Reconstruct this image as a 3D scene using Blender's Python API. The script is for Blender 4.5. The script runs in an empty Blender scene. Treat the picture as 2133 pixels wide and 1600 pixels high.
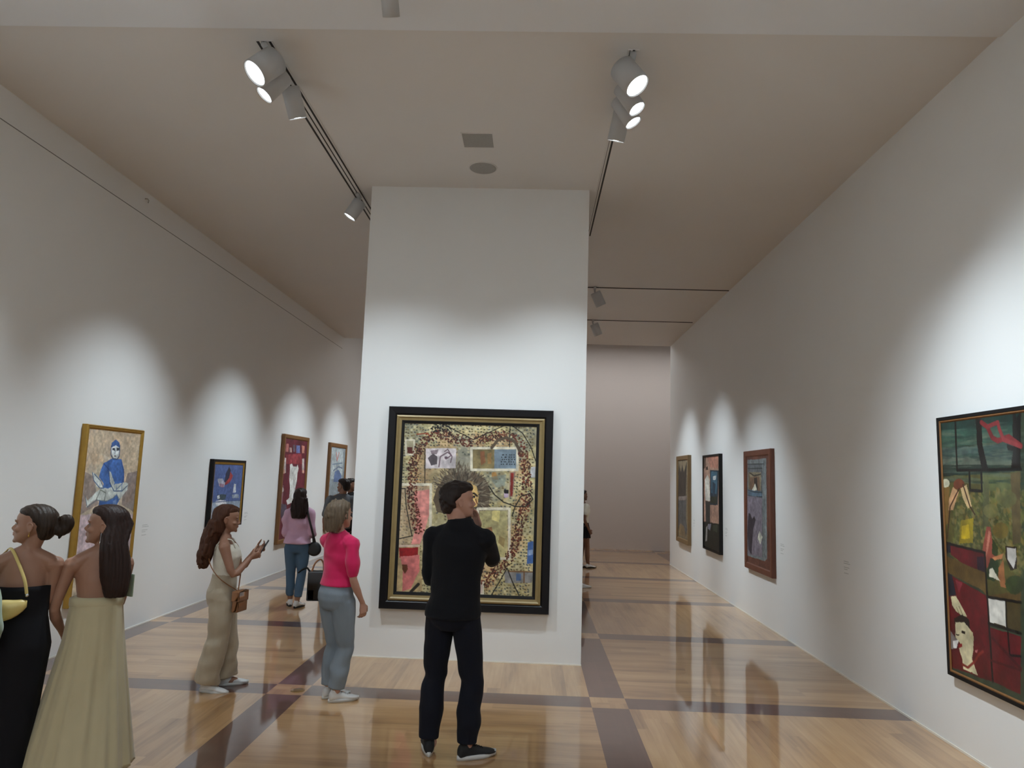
# An art museum hall: white walls, a free-standing wall with a large framed painting,
# track lights on the ceiling, inlaid wooden floor and visitors looking at paintings.
import bpy, bmesh, math, random
import numpy as np
from mathutils import Vector, Matrix, noise

PI = math.pi
SC = bpy.context.scene
COL = SC.collection
random.seed(7)

# ------------------------------------------------------------------ helpers
def srgb(c):
    c = np.asarray(c, dtype=float)
    return np.where(c <= 0.04045, c / 12.92, ((c + 0.055) / 1.055) ** 2.4)

def hexc(r, g, b):
    v = srgb(np.array([r, g, b]) / 255.0)
    return (float(v[0]), float(v[1]), float(v[2]), 1.0)

def link(o, parent=None):
    COL.objects.link(o)
    if parent is not None:
        o.parent = parent
    return o

def obj(name, bm, mat, parent=None, smooth=True):
    me = bpy.data.meshes.new(name)
    bmesh.ops.recalc_face_normals(bm, faces=bm.faces[:])
    bm.to_mesh(me)
    bm.free()
    if smooth:
        me.shade_smooth()
    o = bpy.data.objects.new(name, me)
    if mat:
        me.materials.append(mat)
    return link(o, parent)

def tag(o, label, cat, group=None):
    o['label'] = label
    o['category'] = cat
    if group:
        o['group'] = group
    return o

def thing(name, label, cat, loc=(0, 0, 0), rz=0.0, group=None):
    o = bpy.data.objects.new(name, None)
    o.empty_display_size = 0.1
    o.location = loc
    o.rotation_euler = (0, 0, rz)
    link(o)
    return tag(o, label, cat, group)

def struct(name, bm, mat, smooth=False):
    o = obj(name, bm, mat, None, smooth)
    o['kind'] = 'structure'
    return o

def box(bm, x0, x1, y0, y1, z0, z1, bev=0.0):
    vs = [bm.verts.new((x, y, z)) for z in (z0, z1) for y in (y0, y1) for x in (x0, x1)]
    fs = [(0, 1, 3, 2), (4, 5, 7, 6), (0, 1, 5, 4), (2, 3, 7, 6), (0, 2, 6, 4), (1, 3, 7, 5)]
    faces = [bm.faces.new([vs[i] for i in f]) for f in fs]
    if bev > 0:
        es = list({e for f in faces for e in f.edges})
        bmesh.ops.bevel(bm, geom=es, offset=bev, segments=2, affect='EDGES', profile=0.6)
    return vs

def basis(d, hint=(0, 0, 1)):
    d = Vector(d).normalized()
    h = Vector(hint)
    if abs(d.dot(h.normalized())) > 0.97:
        h = Vector((0, 1, 0)) if abs(d.y) < 0.9 else Vector((1, 0, 0))
    a = d.cross(h).normalized()
    b = a.cross(d).normalized()
    return a, b

def loft(bm, rings, n=20, cap0=True, cap1=True, mod=None):
    """rings: (centre, X half axis vector, Y half axis vector)"""
    prev = None
    first = None
    for i, (c, ax, ay) in enumerate(rings):
        vs = []
        for k in range(n):
            t = 2 * PI * k / n
            m = mod(i, t) if mod else 1.0
            vs.append(bm.verts.new(Vector(c) + (Vector(ax) * math.cos(t) + Vector(ay) * math.sin(t)) * m))
        if prev:
            for k in range(n):
                bm.faces.new((prev[k], prev[(k + 1) % n], vs[(k + 1) % n], vs[k]))
        else:
            first = vs
        prev = vs
    if cap0:
        bm.faces.new(first[::-1])
    if cap1:
        bm.faces.new(prev)

def tube(bm, pts, rad, n=12, flat=None, hint=(0, 0, 1), round0=True, round1=True):
    """tapered tube through pts; rad one value per point; flat=(ka,kb) squeezes the section"""
    pts = [Vector(p) for p in pts]
    if not hasattr(rad, '__len__'):
        rad = [rad] * len(pts)
    rings = []
    ka, kb = flat if flat else (1, 1)
    a = None
    N = len(pts)
    for i, p in enumerate(pts):
        d = (pts[min(i + 1, N - 1)] - pts[max(i - 1, 0)]).normalized()
        if a is None:
            a, b = basis(d, hint)
        else:
            a = (a - d * a.dot(d)).normalized()
            b = a.cross(d).normalized()
        r = rad[i]
        if i == 0 and round0:
            for s, q in ((0.95, 0.35), (0.6, 0.8)):
                rings.append((p - d * r * s, a * r * q * ka, b * r * q * kb))
        rings.append((p, a * r * ka, b * r * kb))
        if i == N - 1 and round1:
            for s, q in ((0.6, 0.8), (0.95, 0.35)):
                rings.append((p + d * r * s, a * r * q * ka, b * r * q * kb))
    loft(bm, rings, n)

def ball(bm, c, r, n=16, rot=None):
    """ellipsoid with radii r=(rx,ry,rz)"""
    M = Matrix.Translation(Vector(c))
    if rot is not None:
        M = M @ rot.to_4x4()
    M = M @ Matrix.Diagonal((r[0], r[1], r[2], 1))
    bmesh.ops.create_uvsphere(bm, u_segments=n, v_segments=max(6, n // 2), radius=1.0, matrix=M)

def cyl(bm, p0, p1, r0, r1=None, n=24):
    p0, p1 = Vector(p0), Vector(p1)
    r1 = r0 if r1 is None else r1
    a, b = basis(p1 - p0)
    loft(bm, [(p0, a * r0, b * r0), (p1, a * r1, b * r1)], n)

def smooth_path(pts, n=6):
    pts = [Vector(p) for p in pts]
    out = []
    for i in range(len(pts) - 1):
        p0 = pts[max(i - 1, 0)]
        p1, p2 = pts[i], pts[i + 1]
        p3 = pts[min(i + 2, len(pts) - 1)]
        for k in range(n):
            t = k / n
            out.append(0.5 * ((2 * p1) + (p2 - p0) * t + (2 * p0 - 5 * p1 + 4 * p2 - p3) * t * t
                              + (-p0 + 3 * p1 - 3 * p2 + p3) * t ** 3))
    out.append(pts[-1])
    return out

# ------------------------------------------------------------------ materials
class NT:
    def __init__(self, name):
        self.m = bpy.data.materials.new(name)
        self.m.use_nodes = True
        self.t = self.m.node_tree
        self.b = self.t.nodes['Principled BSDF']
    def n(self, typ, **kw):
        nd = self.t.nodes.new(typ)
        for k, v in kw.items():
            setattr(nd, k, v)
        return nd
    def l(self, a, b):
        self.t.links.new(a, b)
    def math(self, op, *args):
        nd = self.n('ShaderNodeMath', operation=op)
        for i, a in enumerate(args):
            if isinstance(a, (int, float)):
                nd.inputs[i].default_value = a
            else:
                self.l(a, nd.inputs[i])
        return nd.outputs[0]
    def mix(self, f, a, b):
        nd = self.n('ShaderNodeMix', data_type='RGBA')
        for s, v in ((nd.inputs[0], f), (nd.inputs[6], a), (nd.inputs[7], b)):
            if isinstance(v, (int, float, tuple)):
                s.default_value = v
            else:
                self.l(v, s)
        return nd.outputs[2]
    def set(self, **kw):
        for k, v in kw.items():
            self.b.inputs[k].default_value = v

def mat(name, col, rough=0.5, metal=0.0, var=0.06, scale=30.0, bump=0.0, bscale=None, stretch=(1, 1, 1), coat=0.0,
        spec=0.5, sheen=0.0, sss=0.0, coat_rough=0.05):
    N = NT(name)
    tc = N.n('ShaderNodeTexCoord')
    mp = N.n('ShaderNodeMapping')
    mp.inputs['Scale'].default_value = stretch
    N.l(tc.outputs['Object'], mp.inputs[0])
    no = N.n('ShaderNodeTexNoise')
    no.inputs['Scale'].default_value = scale
    no.inputs['Detail'].default_value = 2
    N.l(mp.outputs[0], no.inputs['Vector'])
    c = Vector(col[:3])
    lo = tuple(c * (1 - var)) + (1,)
    hi = tuple(min(1, x * (1 + var)) for x in c) + (1,)
    N.l(N.mix(no.outputs['Fac'], lo, hi), N.b.inputs['Base Color'])
    N.set(Roughness=rough, Metallic=metal)
    N.b.inputs['Specular IOR Level'].default_value = spec
    if coat:
        N.b.inputs['Coat Weight'].default_value = coat
        N.b.inputs['Coat Roughness'].default_value = coat_rough
    if sheen:
        N.b.inputs['Sheen Weight'].default_value = sheen
        N.b.inputs['Sheen Roughness'].default_value = 0.5
    if bump:
        n2 = N.n('ShaderNodeTexNoise')
        n2.inputs['Scale'].default_value = bscale or scale
        n2.inputs['Detail'].default_value = 5
        N.l(mp.outputs[0], n2.inputs['Vector'])
        bp = N.n('ShaderNodeBump')
        bp.inputs['Strength'].default_value = bump
        bp.inputs['Distance'].default_value = 0.01
        N.l(n2.outputs['Fac'], bp.inputs['Height'])
        N.l(bp.outputs[0], N.b.inputs['Normal'])
    return N.m

M = {}
M['wall'] = mat('wall_paint', (0.80, 0.80, 0.79), 0.75, var=0.012, scale=2.0, spec=0.25)
M['far_wall'] = mat('far_wall_paint', (0.60, 0.55, 0.52), 0.8, var=0.015, scale=1.5, spec=0.2)
M['ceiling'] = mat('ceiling_paint', (0.74, 0.72, 0.70), 0.85, var=0.02, scale=1.2, spec=0.2)
M['ceiling_cool'] = mat('soffit_paint_lit', (0.80, 0.82, 0.85), 0.85, var=0.02, scale=1.2, spec=0.2)  # paler near ceiling, with the bluish light falling there put into its colour
M['joint'] = mat('joint_shadow', (0.22, 0.22, 0.21), 0.8)
M['cream'] = mat('cream_edge', (0.80, 0.76, 0.68), 0.5, var=0.02)
M['white_metal'] = mat('white_enamel', (0.50, 0.51, 0.52), 0.4, var=0.02)
M['slot'] = mat('black_slot', (0.012, 0.010, 0.009), 0.6)
M['dark_plastic'] = mat('dark_plastic', (0.03, 0.03, 0.035), 0.4)
M['grey_metal'] = mat('grey_grille', (0.36, 0.35, 0.33), 0.7, var=0.1, scale=60)
M['gold'] = mat('gilded_wood', hexc(176, 138, 62)[:3], 0.35, metal=0.55, var=0.18, scale=14, bump=0.15, bscale=60)
M['pale_gold'] = mat('pale_gilding', hexc(140, 120, 78)[:3], 0.42, metal=0.15, var=0.15, scale=14)
M['black_lacquer'] = mat('black_lacquer', (0.006, 0.005, 0.006), 0.35, var=0.2, spec=0.25)
M['black_matte'] = mat('black_wood', (0.008, 0.007, 0.007), 0.5, spec=0.25)
M['walnut'] = mat('brown_wood_frame', hexc(128, 88, 48)[:3], 0.45, var=0.22, scale=6, stretch=(6, 6, 1), bump=0.1)
M['light_oak'] = mat('light_wood_frame', hexc(122, 96, 62)[:3], 0.45, var=0.18, scale=6, stretch=(6, 6, 1))
M['redwood'] = mat('red_brown_wood', hexc(104, 60, 42)[:3], 0.45, var=0.25, scale=5, stretch=(1, 5, 1), bump=0.1)
M['ink'] = mat('label_ink', (0.42, 0.42, 0.41), 0.7)

def emis(name, col, s):
    N = NT(name)
    N.set(Roughness=0.3)
    N.b.inputs['Base Color'].default_value = (0.8, 0.8, 0.8, 1)
    N.b.inputs['Emission Color'].default_value = col
    N.b.inputs['Emission Strength'].default_value = s
    return N.m
M['lamp'] = emis('lamp_face', (0.93, 0.98, 1.0, 1), 14.0)
M['lamp_ring'] = emis('lamp_reflector', (0.93, 0.98, 1.0, 1), 3.0)

def floor_material():
    N = NT('inlaid_wood_floor')
    tc = N.n('ShaderNodeTexCoord')
    sp = N.n('ShaderNodeSeparateXYZ')
    N.l(tc.outputs['Object'], sp.inputs[0])
    X, Y = sp.outputs[0], sp.outputs[1]
    m = N.math
    PX, PY, WX, WY = 2.69, 2.53, 0.150, 0.140
    def cell(c, off, P):
        return m('DIVIDE', m('SUBTRACT', c, off), P)
    cx = cell(X, 0.685, PX)
    cy = cell(Y, 6.24, PY)
    fx = m('ABSOLUTE', m('MULTIPLY', m('SUBTRACT', cx, m('ROUND', cx)), PX))
    fy = m('ABSOLUTE', m('MULTIPLY', m('SUBTRACT', cy, m('ROUND', cy)), PY))
    mx = m('LESS_THAN', fx, WX)
    my = m('LESS_THAN', fy, WY)
    # the strip along the left wall sits a little off the grid
    wl = m('LESS_THAN', X, -4.265)
    mx = m('MAXIMUM', m('MULTIPLY', mx, m('GREATER_THAN', X, -3.4)), wl)
    dark = m('ABSOLUTE', m('SUBTRACT', mx, my))
    par = m('FLOORED_MODULO', m('ADD', m('FLOOR', cx), m('FLOOR', cy)), 2.0)
    # par==0 -> planks along X
    def sel(a, b):
        return m('ADD', m('MULTIPLY', a, m('SUBTRACT', 1.0, par)), m('MULTIPLY', b, par))
    across = sel(Y, X)
    along = sel(X, Y)
    pid = m('FLOOR', m('DIVIDE', across, 0.115))
    pid2 = m('ADD', pid, m('MULTIPLY', m('ADD', m('FLOOR', cx), m('MULTIPLY', m('FLOOR', cy), 7.0)), 31.0))
    w1 = N.n('ShaderNodeTexWhiteNoise', noise_dimensions='1D')
    N.l(pid2, w1.inputs['W'])
    seg = m('FLOOR', m('DIVIDE', m('ADD', along, m('MULTIPLY', w1.outputs['Value'], 3.0)), 1.7))
    w2 = N.n('ShaderNodeTexWhiteNoise', noise_dimensions='1D')
    N.l(m('ADD', pid2, m('MULTIPLY', seg, 0.37)), w2.inputs['W'])
    cb = N.n('ShaderNodeCombineXYZ')
    N.l(m('MULTIPLY', across, 28.0), cb.inputs[0])
    N.l(m('MULTIPLY', along, 1.6), cb.inputs[1])
    N.l(m('MULTIPLY', w2.outputs['Value'], 20.0), cb.inputs[2])
    g = N.n('ShaderNodeTexNoise')
    g.inputs['Scale'].default_value = 1.0
    g.inputs['Detail'].default_value = 3
    g.inputs['Distortion'].default_value = 0.6
    N.l(cb.outputs[0], g.inputs['Vector'])
    # broad cloudy figure and knots
    cb2 = N.n('ShaderNodeCombineXYZ')
    N.l(m('MULTIPLY', across, 5.0), cb2.inputs[0])
    N.l(m('MULTIPLY', along, 1.1), cb2.inputs[1])
    g2 = N.n('ShaderNodeTexNoise')
    g2.inputs['Scale'].default_value = 1.0
    g2.inputs['Detail'].default_value = 3
    N.l(cb2.outputs[0], g2.inputs['Vector'])
    tone = m('ADD', m('ADD', m('ADD', m('MULTIPLY', w2.outputs['Value'], 0.24), 0.08), m('MULTIPLY', g.outputs['Fac'], 0.50)),
             m('MULTIPLY', m('SUBTRACT', g2.outputs['Fac'], 0.5), 0.7))
    cr = N.n('ShaderNodeValToRGB')
    e = cr.color_ramp.elements
    e[0].position = 0.08
    e[0].color = (0.21, 0.100, 0.040, 1)
    e[1].position = 0.85
    e[1].color = (0.61, 0.385, 0.185, 1)
    k = cr.color_ramp.elements.new(0.42)
    k.color = (0.45, 0.252, 0.108, 1)
    N.l(tone, cr.inputs[0])
    dk = N.mix(tone, (0.062, 0.022, 0.013, 1), (0.135, 0.056, 0.036, 1))
    col = N.mix(dark, cr.outputs[0], dk)
    gap = m('LESS_THAN', m('FRACT', m('DIVIDE', across, 0.115)), 0.02)
    col = N.mix(m('MULTIPLY', gap, 0.18), col, (0.06, 0.03, 0.015, 1))
    N.l(col, N.b.inputs['Base Color'])
    N.set(Roughness=0.30)
    N.b.inputs['Coat Weight'].default_value = 1.0
    N.b.inputs['Coat Roughness'].default_value = 0.05
    N.b.inputs['Coat IOR'].default_value = 1.6
    rg = N.n('ShaderNodeTexNoise')
    rg.inputs['Scale'].default_value = 9.0
    N.l(tc.outputs['Object'], rg.inputs['Vector'])
    rg.inputs['Detail'].default_value = 0.0
    bp = N.n('ShaderNodeBump')
    bp.inputs['Strength'].default_value = 0.025
    bp.inputs['Distance'].default_value = 0.01
    N.l(rg.outputs['Fac'], bp.inputs['Height'])
    N.l(bp.outputs[0], N.b.inputs['Normal'])
    N.l(bp.outputs[0], N.b.inputs['Coat Normal'])
    return N.m
M['floor'] = floor_material()

# ------------------------------------------------------------------ the hall
ZC = 4.948
XL, XR, YP, YEND, YFAR = -4.514, 3.113, 7.387, 16.33, 19.42
def sbox(name, m, *a):
    bm = bmesh.new()
    box(bm, *a)
    return struct(name, bm, m)
sbox('floor', M['floor'], -5.0, 8.2, -6.2, 19.7, -0.12, 0.0)
sbox('wall_left', M['wall'], XL - 0.25, XL, -6.2, 19.7, 0, 6.8)
sbox('wall_right', M['wall'], XR, XR + 0.3, -6.2, YEND, 0, ZC)
sbox('wall_far', M['far_wall'], XL, 8.2, YFAR, YFAR + 0.25, 0, 6.8)
sbox('wall_back', M['wall'], XL, XR, -6.2, -6.0, 0, ZC)
sbox('wall_side', M['wall'], 8.0, 8.2, YEND, YFAR, 0, 6.8)
sbox('wall_corner', M['wall'], XR + 0.3, 8.2, YEND - 0.25, YEND, 0, 6.8)
sbox('wall_center', M['wall'], -1.842, 0.531, YP, YP + 1.05, 0, ZC)
sbox('ceiling', M['ceiling'], XL, XR + 0.3, 4.6, YEND, ZC, 6.8)
sbox('ceiling_near', M['ceiling_cool'], XL, XR + 0.3, -6.2, 4.6, ZC - 0.02, ZC + 0.3)
sbox('ceiling_far', M['ceiling'], XL, 8.2, YEND, 19.7, 6.8, 7.0)
# thin joint line high on the left wall and the pale bottom edges of the walls
sbox('trim_1', M['joint'], XL, XL + 0.002, 1.0, 16.2, 4.667, 4.675)
sbox('baseboard_right', M['cream'], XR - 0.006, XR, -6, YEND, 0, 0.016)
sbox('baseboard_left', M['cream'], XL, XL + 0.006, -6, 19.4, 0, 0.014)
sbox('baseboard_center', M['cream'], -1.846, 0.535, YP - 0.005, YP, 0, 0.012)

# ------------------------------------------------------------------ ceiling fittings
def track(label, axis, fixed, a, b, slots, w):
    p = (fixed, a, ZC) if axis == 'y' else (a, fixed, ZC)
    t = thing('ceiling_track', label, 'lighting track', p, group=None)
    L = b - a
    bm = bmesh.new()
    if axis == 'y':
        box(bm, -w / 2, w / 2, 0, L, -0.008, 0)
    else:
        box(bm, 0, L, -w / 2, w / 2, -0.008, 0)
    obj('housing', bm, M['ceiling'] if w > 0.03 else M['slot'], t, False)
    for s, sw in slots:
        bm = bmesh.new()
        if axis == 'y':
            box(bm, s - sw / 2, s + sw / 2, 0.0, L, -0.0095, -0.0055)
        else:
            box(bm, 0.0, L, s - sw / 2, s + sw / 2, -0.0095, -0.0055)
        obj('slot', bm, M['slot'], t, False)
    return t
track('long white ceiling track with three dark slots, on the left of the white partition wall', 'y', -2.05, 4.77, 16.2,
      [(-0.045, 0.020), (0.0, 0.012), (0.045, 0.018)], 0.125)
track('ceiling track with one dark slot running to the right edge of the partition wall', 'y', 0.650, 4.82, 8.83,
      [(0.0, 0.017), (-0.028, 0.004)], 0.085)
track('narrow dark track across the ceiling, the nearer of two crossing to the right wall', 'x', 11.34, -1.3, 3.10, [], 0.028)
track('narrow dark track across the ceiling, the farther of two near the far grey wall', 'x', 13.75, -1.3, 3.05, [], 0.030)

LIGHT_COL = (0.80, 0.92, 1.0)
def spotlight(label, pos, aim, watt, ang, r=0.07, ln=0.22, lit=True, blend=1.0, top=None, group=None, rad=0.032):
    """a cylinder head on a short stem under its track; pos = middle of the head"""
    pos = Vector(pos)
    d = (Vector(aim) - pos).normalized()
    t = thing('track_spotlight', label, 'spotlight', (pos.x, pos.y, ZC), 0, group)
    o = Vector((pos.x, pos.y, ZC))
    P = pos - o
    a, b = basis(d)
    bm = bmesh.new()
    prof = [(-0.5, 0.86), (-0.47, 1.0), (0.5, 1.0), (0.5, 0.93), (0.44, 0.90)]
    loft(bm, [(P + d * ln * s, a * r * k, b * r * k) for s, k in prof], 36, True, True)
    bmesh.ops.bevel(bm, geom=[e for e in bm.edges if e.calc_face_angle(0) > 1.0], offset=0.002, segments=1, affect='EDGES')
    obj('lamp_housing', bm, M['white_metal'], t)
    bm = bmesh.new()
    top = Vector(top) - o if top is not None else Vector((0, 0, 0))
    tube(bm, [top, Vector((top.x, top.y, P.z * 0.35)), P - d * ln * 0.25], 0.014, 10)
    box(bm, top.x - 0.02, top.x + 0.02, top.y - 0.07, top.y + 0.07, -0.035, -0.004)
    obj('mounting_stem', bm, M['white_metal'], t)
    if lit:
        bm = bmesh.new()
        f = P + d * (ln * 0.445)
        loft(bm, [(f, a * r * 0.89, b * r * 0.89), (f + d * 0.002, a * r * 0.89, b * r * 0.89)], 36)
        obj('reflector_ring', bm, M['lamp_ring'], t)
        bm = bmesh.new()
        loft(bm, [(f + d * 0.003, a * r * 0.66, b * r * 0.66), (f + d * 0.006, a * r * 0.66, b * r * 0.66)], 36)
        obj('lamp_lens', bm, M['lamp'], t)
    if watt:
        ld = bpy.data.lights.new('spot_beam', 'SPOT')
        ld.energy = watt * (1.12 if aim[0] < -4 else 1.1 if pos[1] > 9 else 0.80)
        ld.color = LIGHT_COL
        ld.spot_size = math.radians(min(150, ang * 1.78))
        ld.spot_blend = blend
        ld.shadow_soft_size = rad
        lo = bpy.data.objects.new('spot_beam', ld)
        lo.location = P + d * (ln * 0.5 + 0.02)
        lo.rotation_euler = d.to_track_quat('-Z', 'Y').to_euler()
        link(lo, t)
    return t

G = 'track spotlights under the ceiling'
spotlight('large lit spotlight at the front of the left ceiling track', (-2.02, 4.76, 4.74), (-4.5, 2.7, 1.00), 300, 52, 0.10, 0.22, top=(-2.05, 4.84, ZC), group=G)
spotlight('small lit spotlight just behind the large one on the left ceiling track', (-2.05, 5.03, 4.75), (-4.5, 3.9, 0.90), 240, 46, 0.072, 0.24, top=(-2.05, 5.10, ZC), group=G)
spotlight('spotlight seen from behind, third on the left ceiling track', (-2.00, 5.32, 4.77), (-1.15, YP, 0.65), 300, 44, 0.072, 0.24, lit=True, top=(-2.05, 5.22, ZC), group=G)
spotlight('spotlight beside the top left corner of the partition wall', (-2.08, 7.62, 4.77), (-4.5, 7.45, 0.65), 320, 38, 0.075, 0.22, top=(-2.05, 7.62, ZC), group=G)
spotlight('large lit spotlight at the front of the right ceiling track', (0.62, 4.83, 4.74), (3.1, 3.5, 0.70), 290, 48, 0.095, 0.22, top=(0.65, 4.90, ZC), group=G)
spotlight('upper of the two small lit spotlights on the right ceiling track', (0.66, 5.14, 4.75), (3.1, 4.2, 0.50), 250, 42, 0.07, 0.24, top=(0.65, 5.2, ZC), group=G)
spotlight('lower of the two small lit spotlights on the right ceiling track', (0.66, 5.34, 4.75), (3.1, 4.9, 0.50), 250, 42, 0.07, 0.24, top=(0.65, 5.4, ZC), group=G)
spotlight('spotlight seen from behind, last in the cluster on the right ceiling track', (0.64, 5.62, 4.77), (-0.15, YP, 0.65), 300, 44, 0.072, 0.24, top=(0.65, 5.6, ZC), group=G)
spotlight('spotlight hanging from the nearer cross track', (0.99, 11.36, 4.76), (3.1, 12.3, 0.50), 330, 36, 0.085, 0.24, top=(0.93, 11.34, ZC), group=G)
spotlight('spotlight hanging from the farther cross track', (1.17, 13.76, 4.76), (3.1, 14.75, 0.50), 330, 36, 0.085, 0.24, top=(1.10, 13.75, ZC), group=G)
# lamps hidden behind the partition wall that light the far paintings
track('ceiling track behind the white partition wall', 'x', 9.75, -1.3, 0.3, [], 0.028)
spotlight('spotlight behind the partition wall lighting the red-brown framed painting', (0.1, 9.77, 4.76), (3.1, 9.9, 0.50), 420, 30, top=(0.1, 9.75, ZC), group=G)
spotlight('spotlight behind the partition wall lighting the blue painting on the left wall', (-2.05, 10.55, 4.76), (-4.5, 10.45, 0.65), 360, 36, top=(-2.05, 10.5, ZC), group=G)
spotlight('spotlight behind the partition wall lighting the red painting on the left wall', (-2.05, 13.45, 4.76), (-4.5, 13.35, 0.65), 360, 38, top=(-2.05, 13.4, ZC), group=G)
spotlight('spotlight at the far end of the left ceiling track', (-2.05, 16.0, 4.76), (-4.5, 16.2, 0.65), 330, 38, top=(-2.05, 16.0, ZC), group=G)
# hung from the near ceiling, seen from behind, at the top edge of the picture
spotlight('pale cylindrical spotlight alone on the near ceiling, ahead of both tracks', (-0.985, 4.12, 4.80), (-0.85, 7.38, 0.80), 60, 40, 0.055, 0.17, lit=True, top=(-1.01, 4.06, ZC - 0.02), group=G)

t = thing('ceiling_hatch', 'rectangular grey recessed ceiling hatch above the partition wall', 'hatch', (-0.595, 6.27, ZC))
bm = bmesh.new(); box(bm, -0.14, 0.14, -0.135, 0.135, -0.004, 0); obj('hatch_panel', bm, M['grey_metal'], t, False)
bm = bmesh.new()
for a in ((-0.15, 0.15, -0.147, -0.137), (-0.15, 0.15, 0.137, 0.147), (-0.15, -0.14, -0.137, 0.137), (0.14, 0.15, -0.137, 0.137)):
    box(bm, *a, -0.006, 0)
obj('hatch_rim', bm, M['ceiling'], t, False)
t = thing('ceiling_speaker', 'round grey ceiling speaker grille just in front of the partition wall', 'speaker', (-0.590, 6.87, ZC))
bm = bmesh.new(); loft(bm, [((0, 0, 0), (0.135, 0, 0), (0, 0.135, 0)), ((0, 0, -0.006), (0.135, 0, 0), (0, 0.135, 0)), ((0, 0, -0.009), (0.12, 0, 0), (0, 0.12, 0))], 48)
obj('speaker_grille', bm, M['grey_metal'], t)
bm = bmesh.new()
loft(bm, [((0, 0, 0), (0.146, 0, 0), (0, 0.146, 0)), ((0, 0, -0.005), (0.146, 0, 0), (0, 0.146, 0)), ((0, 0, -0.005), (0.136, 0, 0), (0, 0.136, 0))], 48)
obj('speaker_rim', bm, M['ceiling'], t)
bm = bmesh.new(); tube(bm, [(0, 0, 0), (0.03, 0, 0), (0.045, 0, -0.02), (0.04, 0, -0.045)], 0.006, 8)
o = obj('wall_hook', bm, M['grey_metal']); o.location = (XL, 7.66, 4.86); tag(o, 'tiny grey hook high on the left wall just under the ceiling', 'hook')
bm = bmesh.new(); loft(bm, [((0, 0, 0), (0.058, 0, 0), (0, 0.058, 0)), ((0, 0, 0.004), (0.054, 0, 0), (0, 0.054, 0)), ((0, 0, 0.005), (0.02, 0, 0), (0, 0.02, 0))], 32)
M['brass_plate'] = mat('floor_outlet_metal', hexc(150, 120, 80)[:3], 0.3, metal=0.6)
o = obj('floor_outlet', bm, M['brass_plate']); o.location = (-1.93, 6.22, 0); tag(o, 'small round metal cover set into the light square of the wooden floor', 'floor outlet')

# wall labels: small vinyl text blocks
def wall_label(label, x, y, z, side, w=0.15):
    t = thing('wall_label', label, 'wall label', (x, y, z))
    s = 1 if side == 'left' else -1
    for row, L in enumerate((0.11, 0.14, 0, 0.12, 0.08, 0, 0.10)):
        if L:
            bm = bmesh.new()
            y0, y1 = sorted((0, s * L))
            box(bm, -0.0008, 0.0008, y0, y1, -row * 0.019 - 0.005, -row * 0.019)
            obj('text_line', bm, M['ink'], t, False)
    return t
wall_label('small text label on the left wall beside the tall gold-framed painting', XL, 8.27, 1.15, 'left')
wall_label('small text label on the left wall beside the small blue painting', XL, 11.22, 1.15, 'left')
wall_label('small text label alone on the right wall beside the red-and-green painting', XR, 7.32, 1.12, 'right')
wall_label('small text label on the right wall beside the red-brown framed painting', XR, 9.14, 1.12, 'right')
wall_label('small text label on the right wall beside the pink and green painting', XR, 11.70, 1.13, 'right')
wall_label('small text label on the right wall beside the farthest painting', XR, 13.98, 1.13, 'right')
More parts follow.
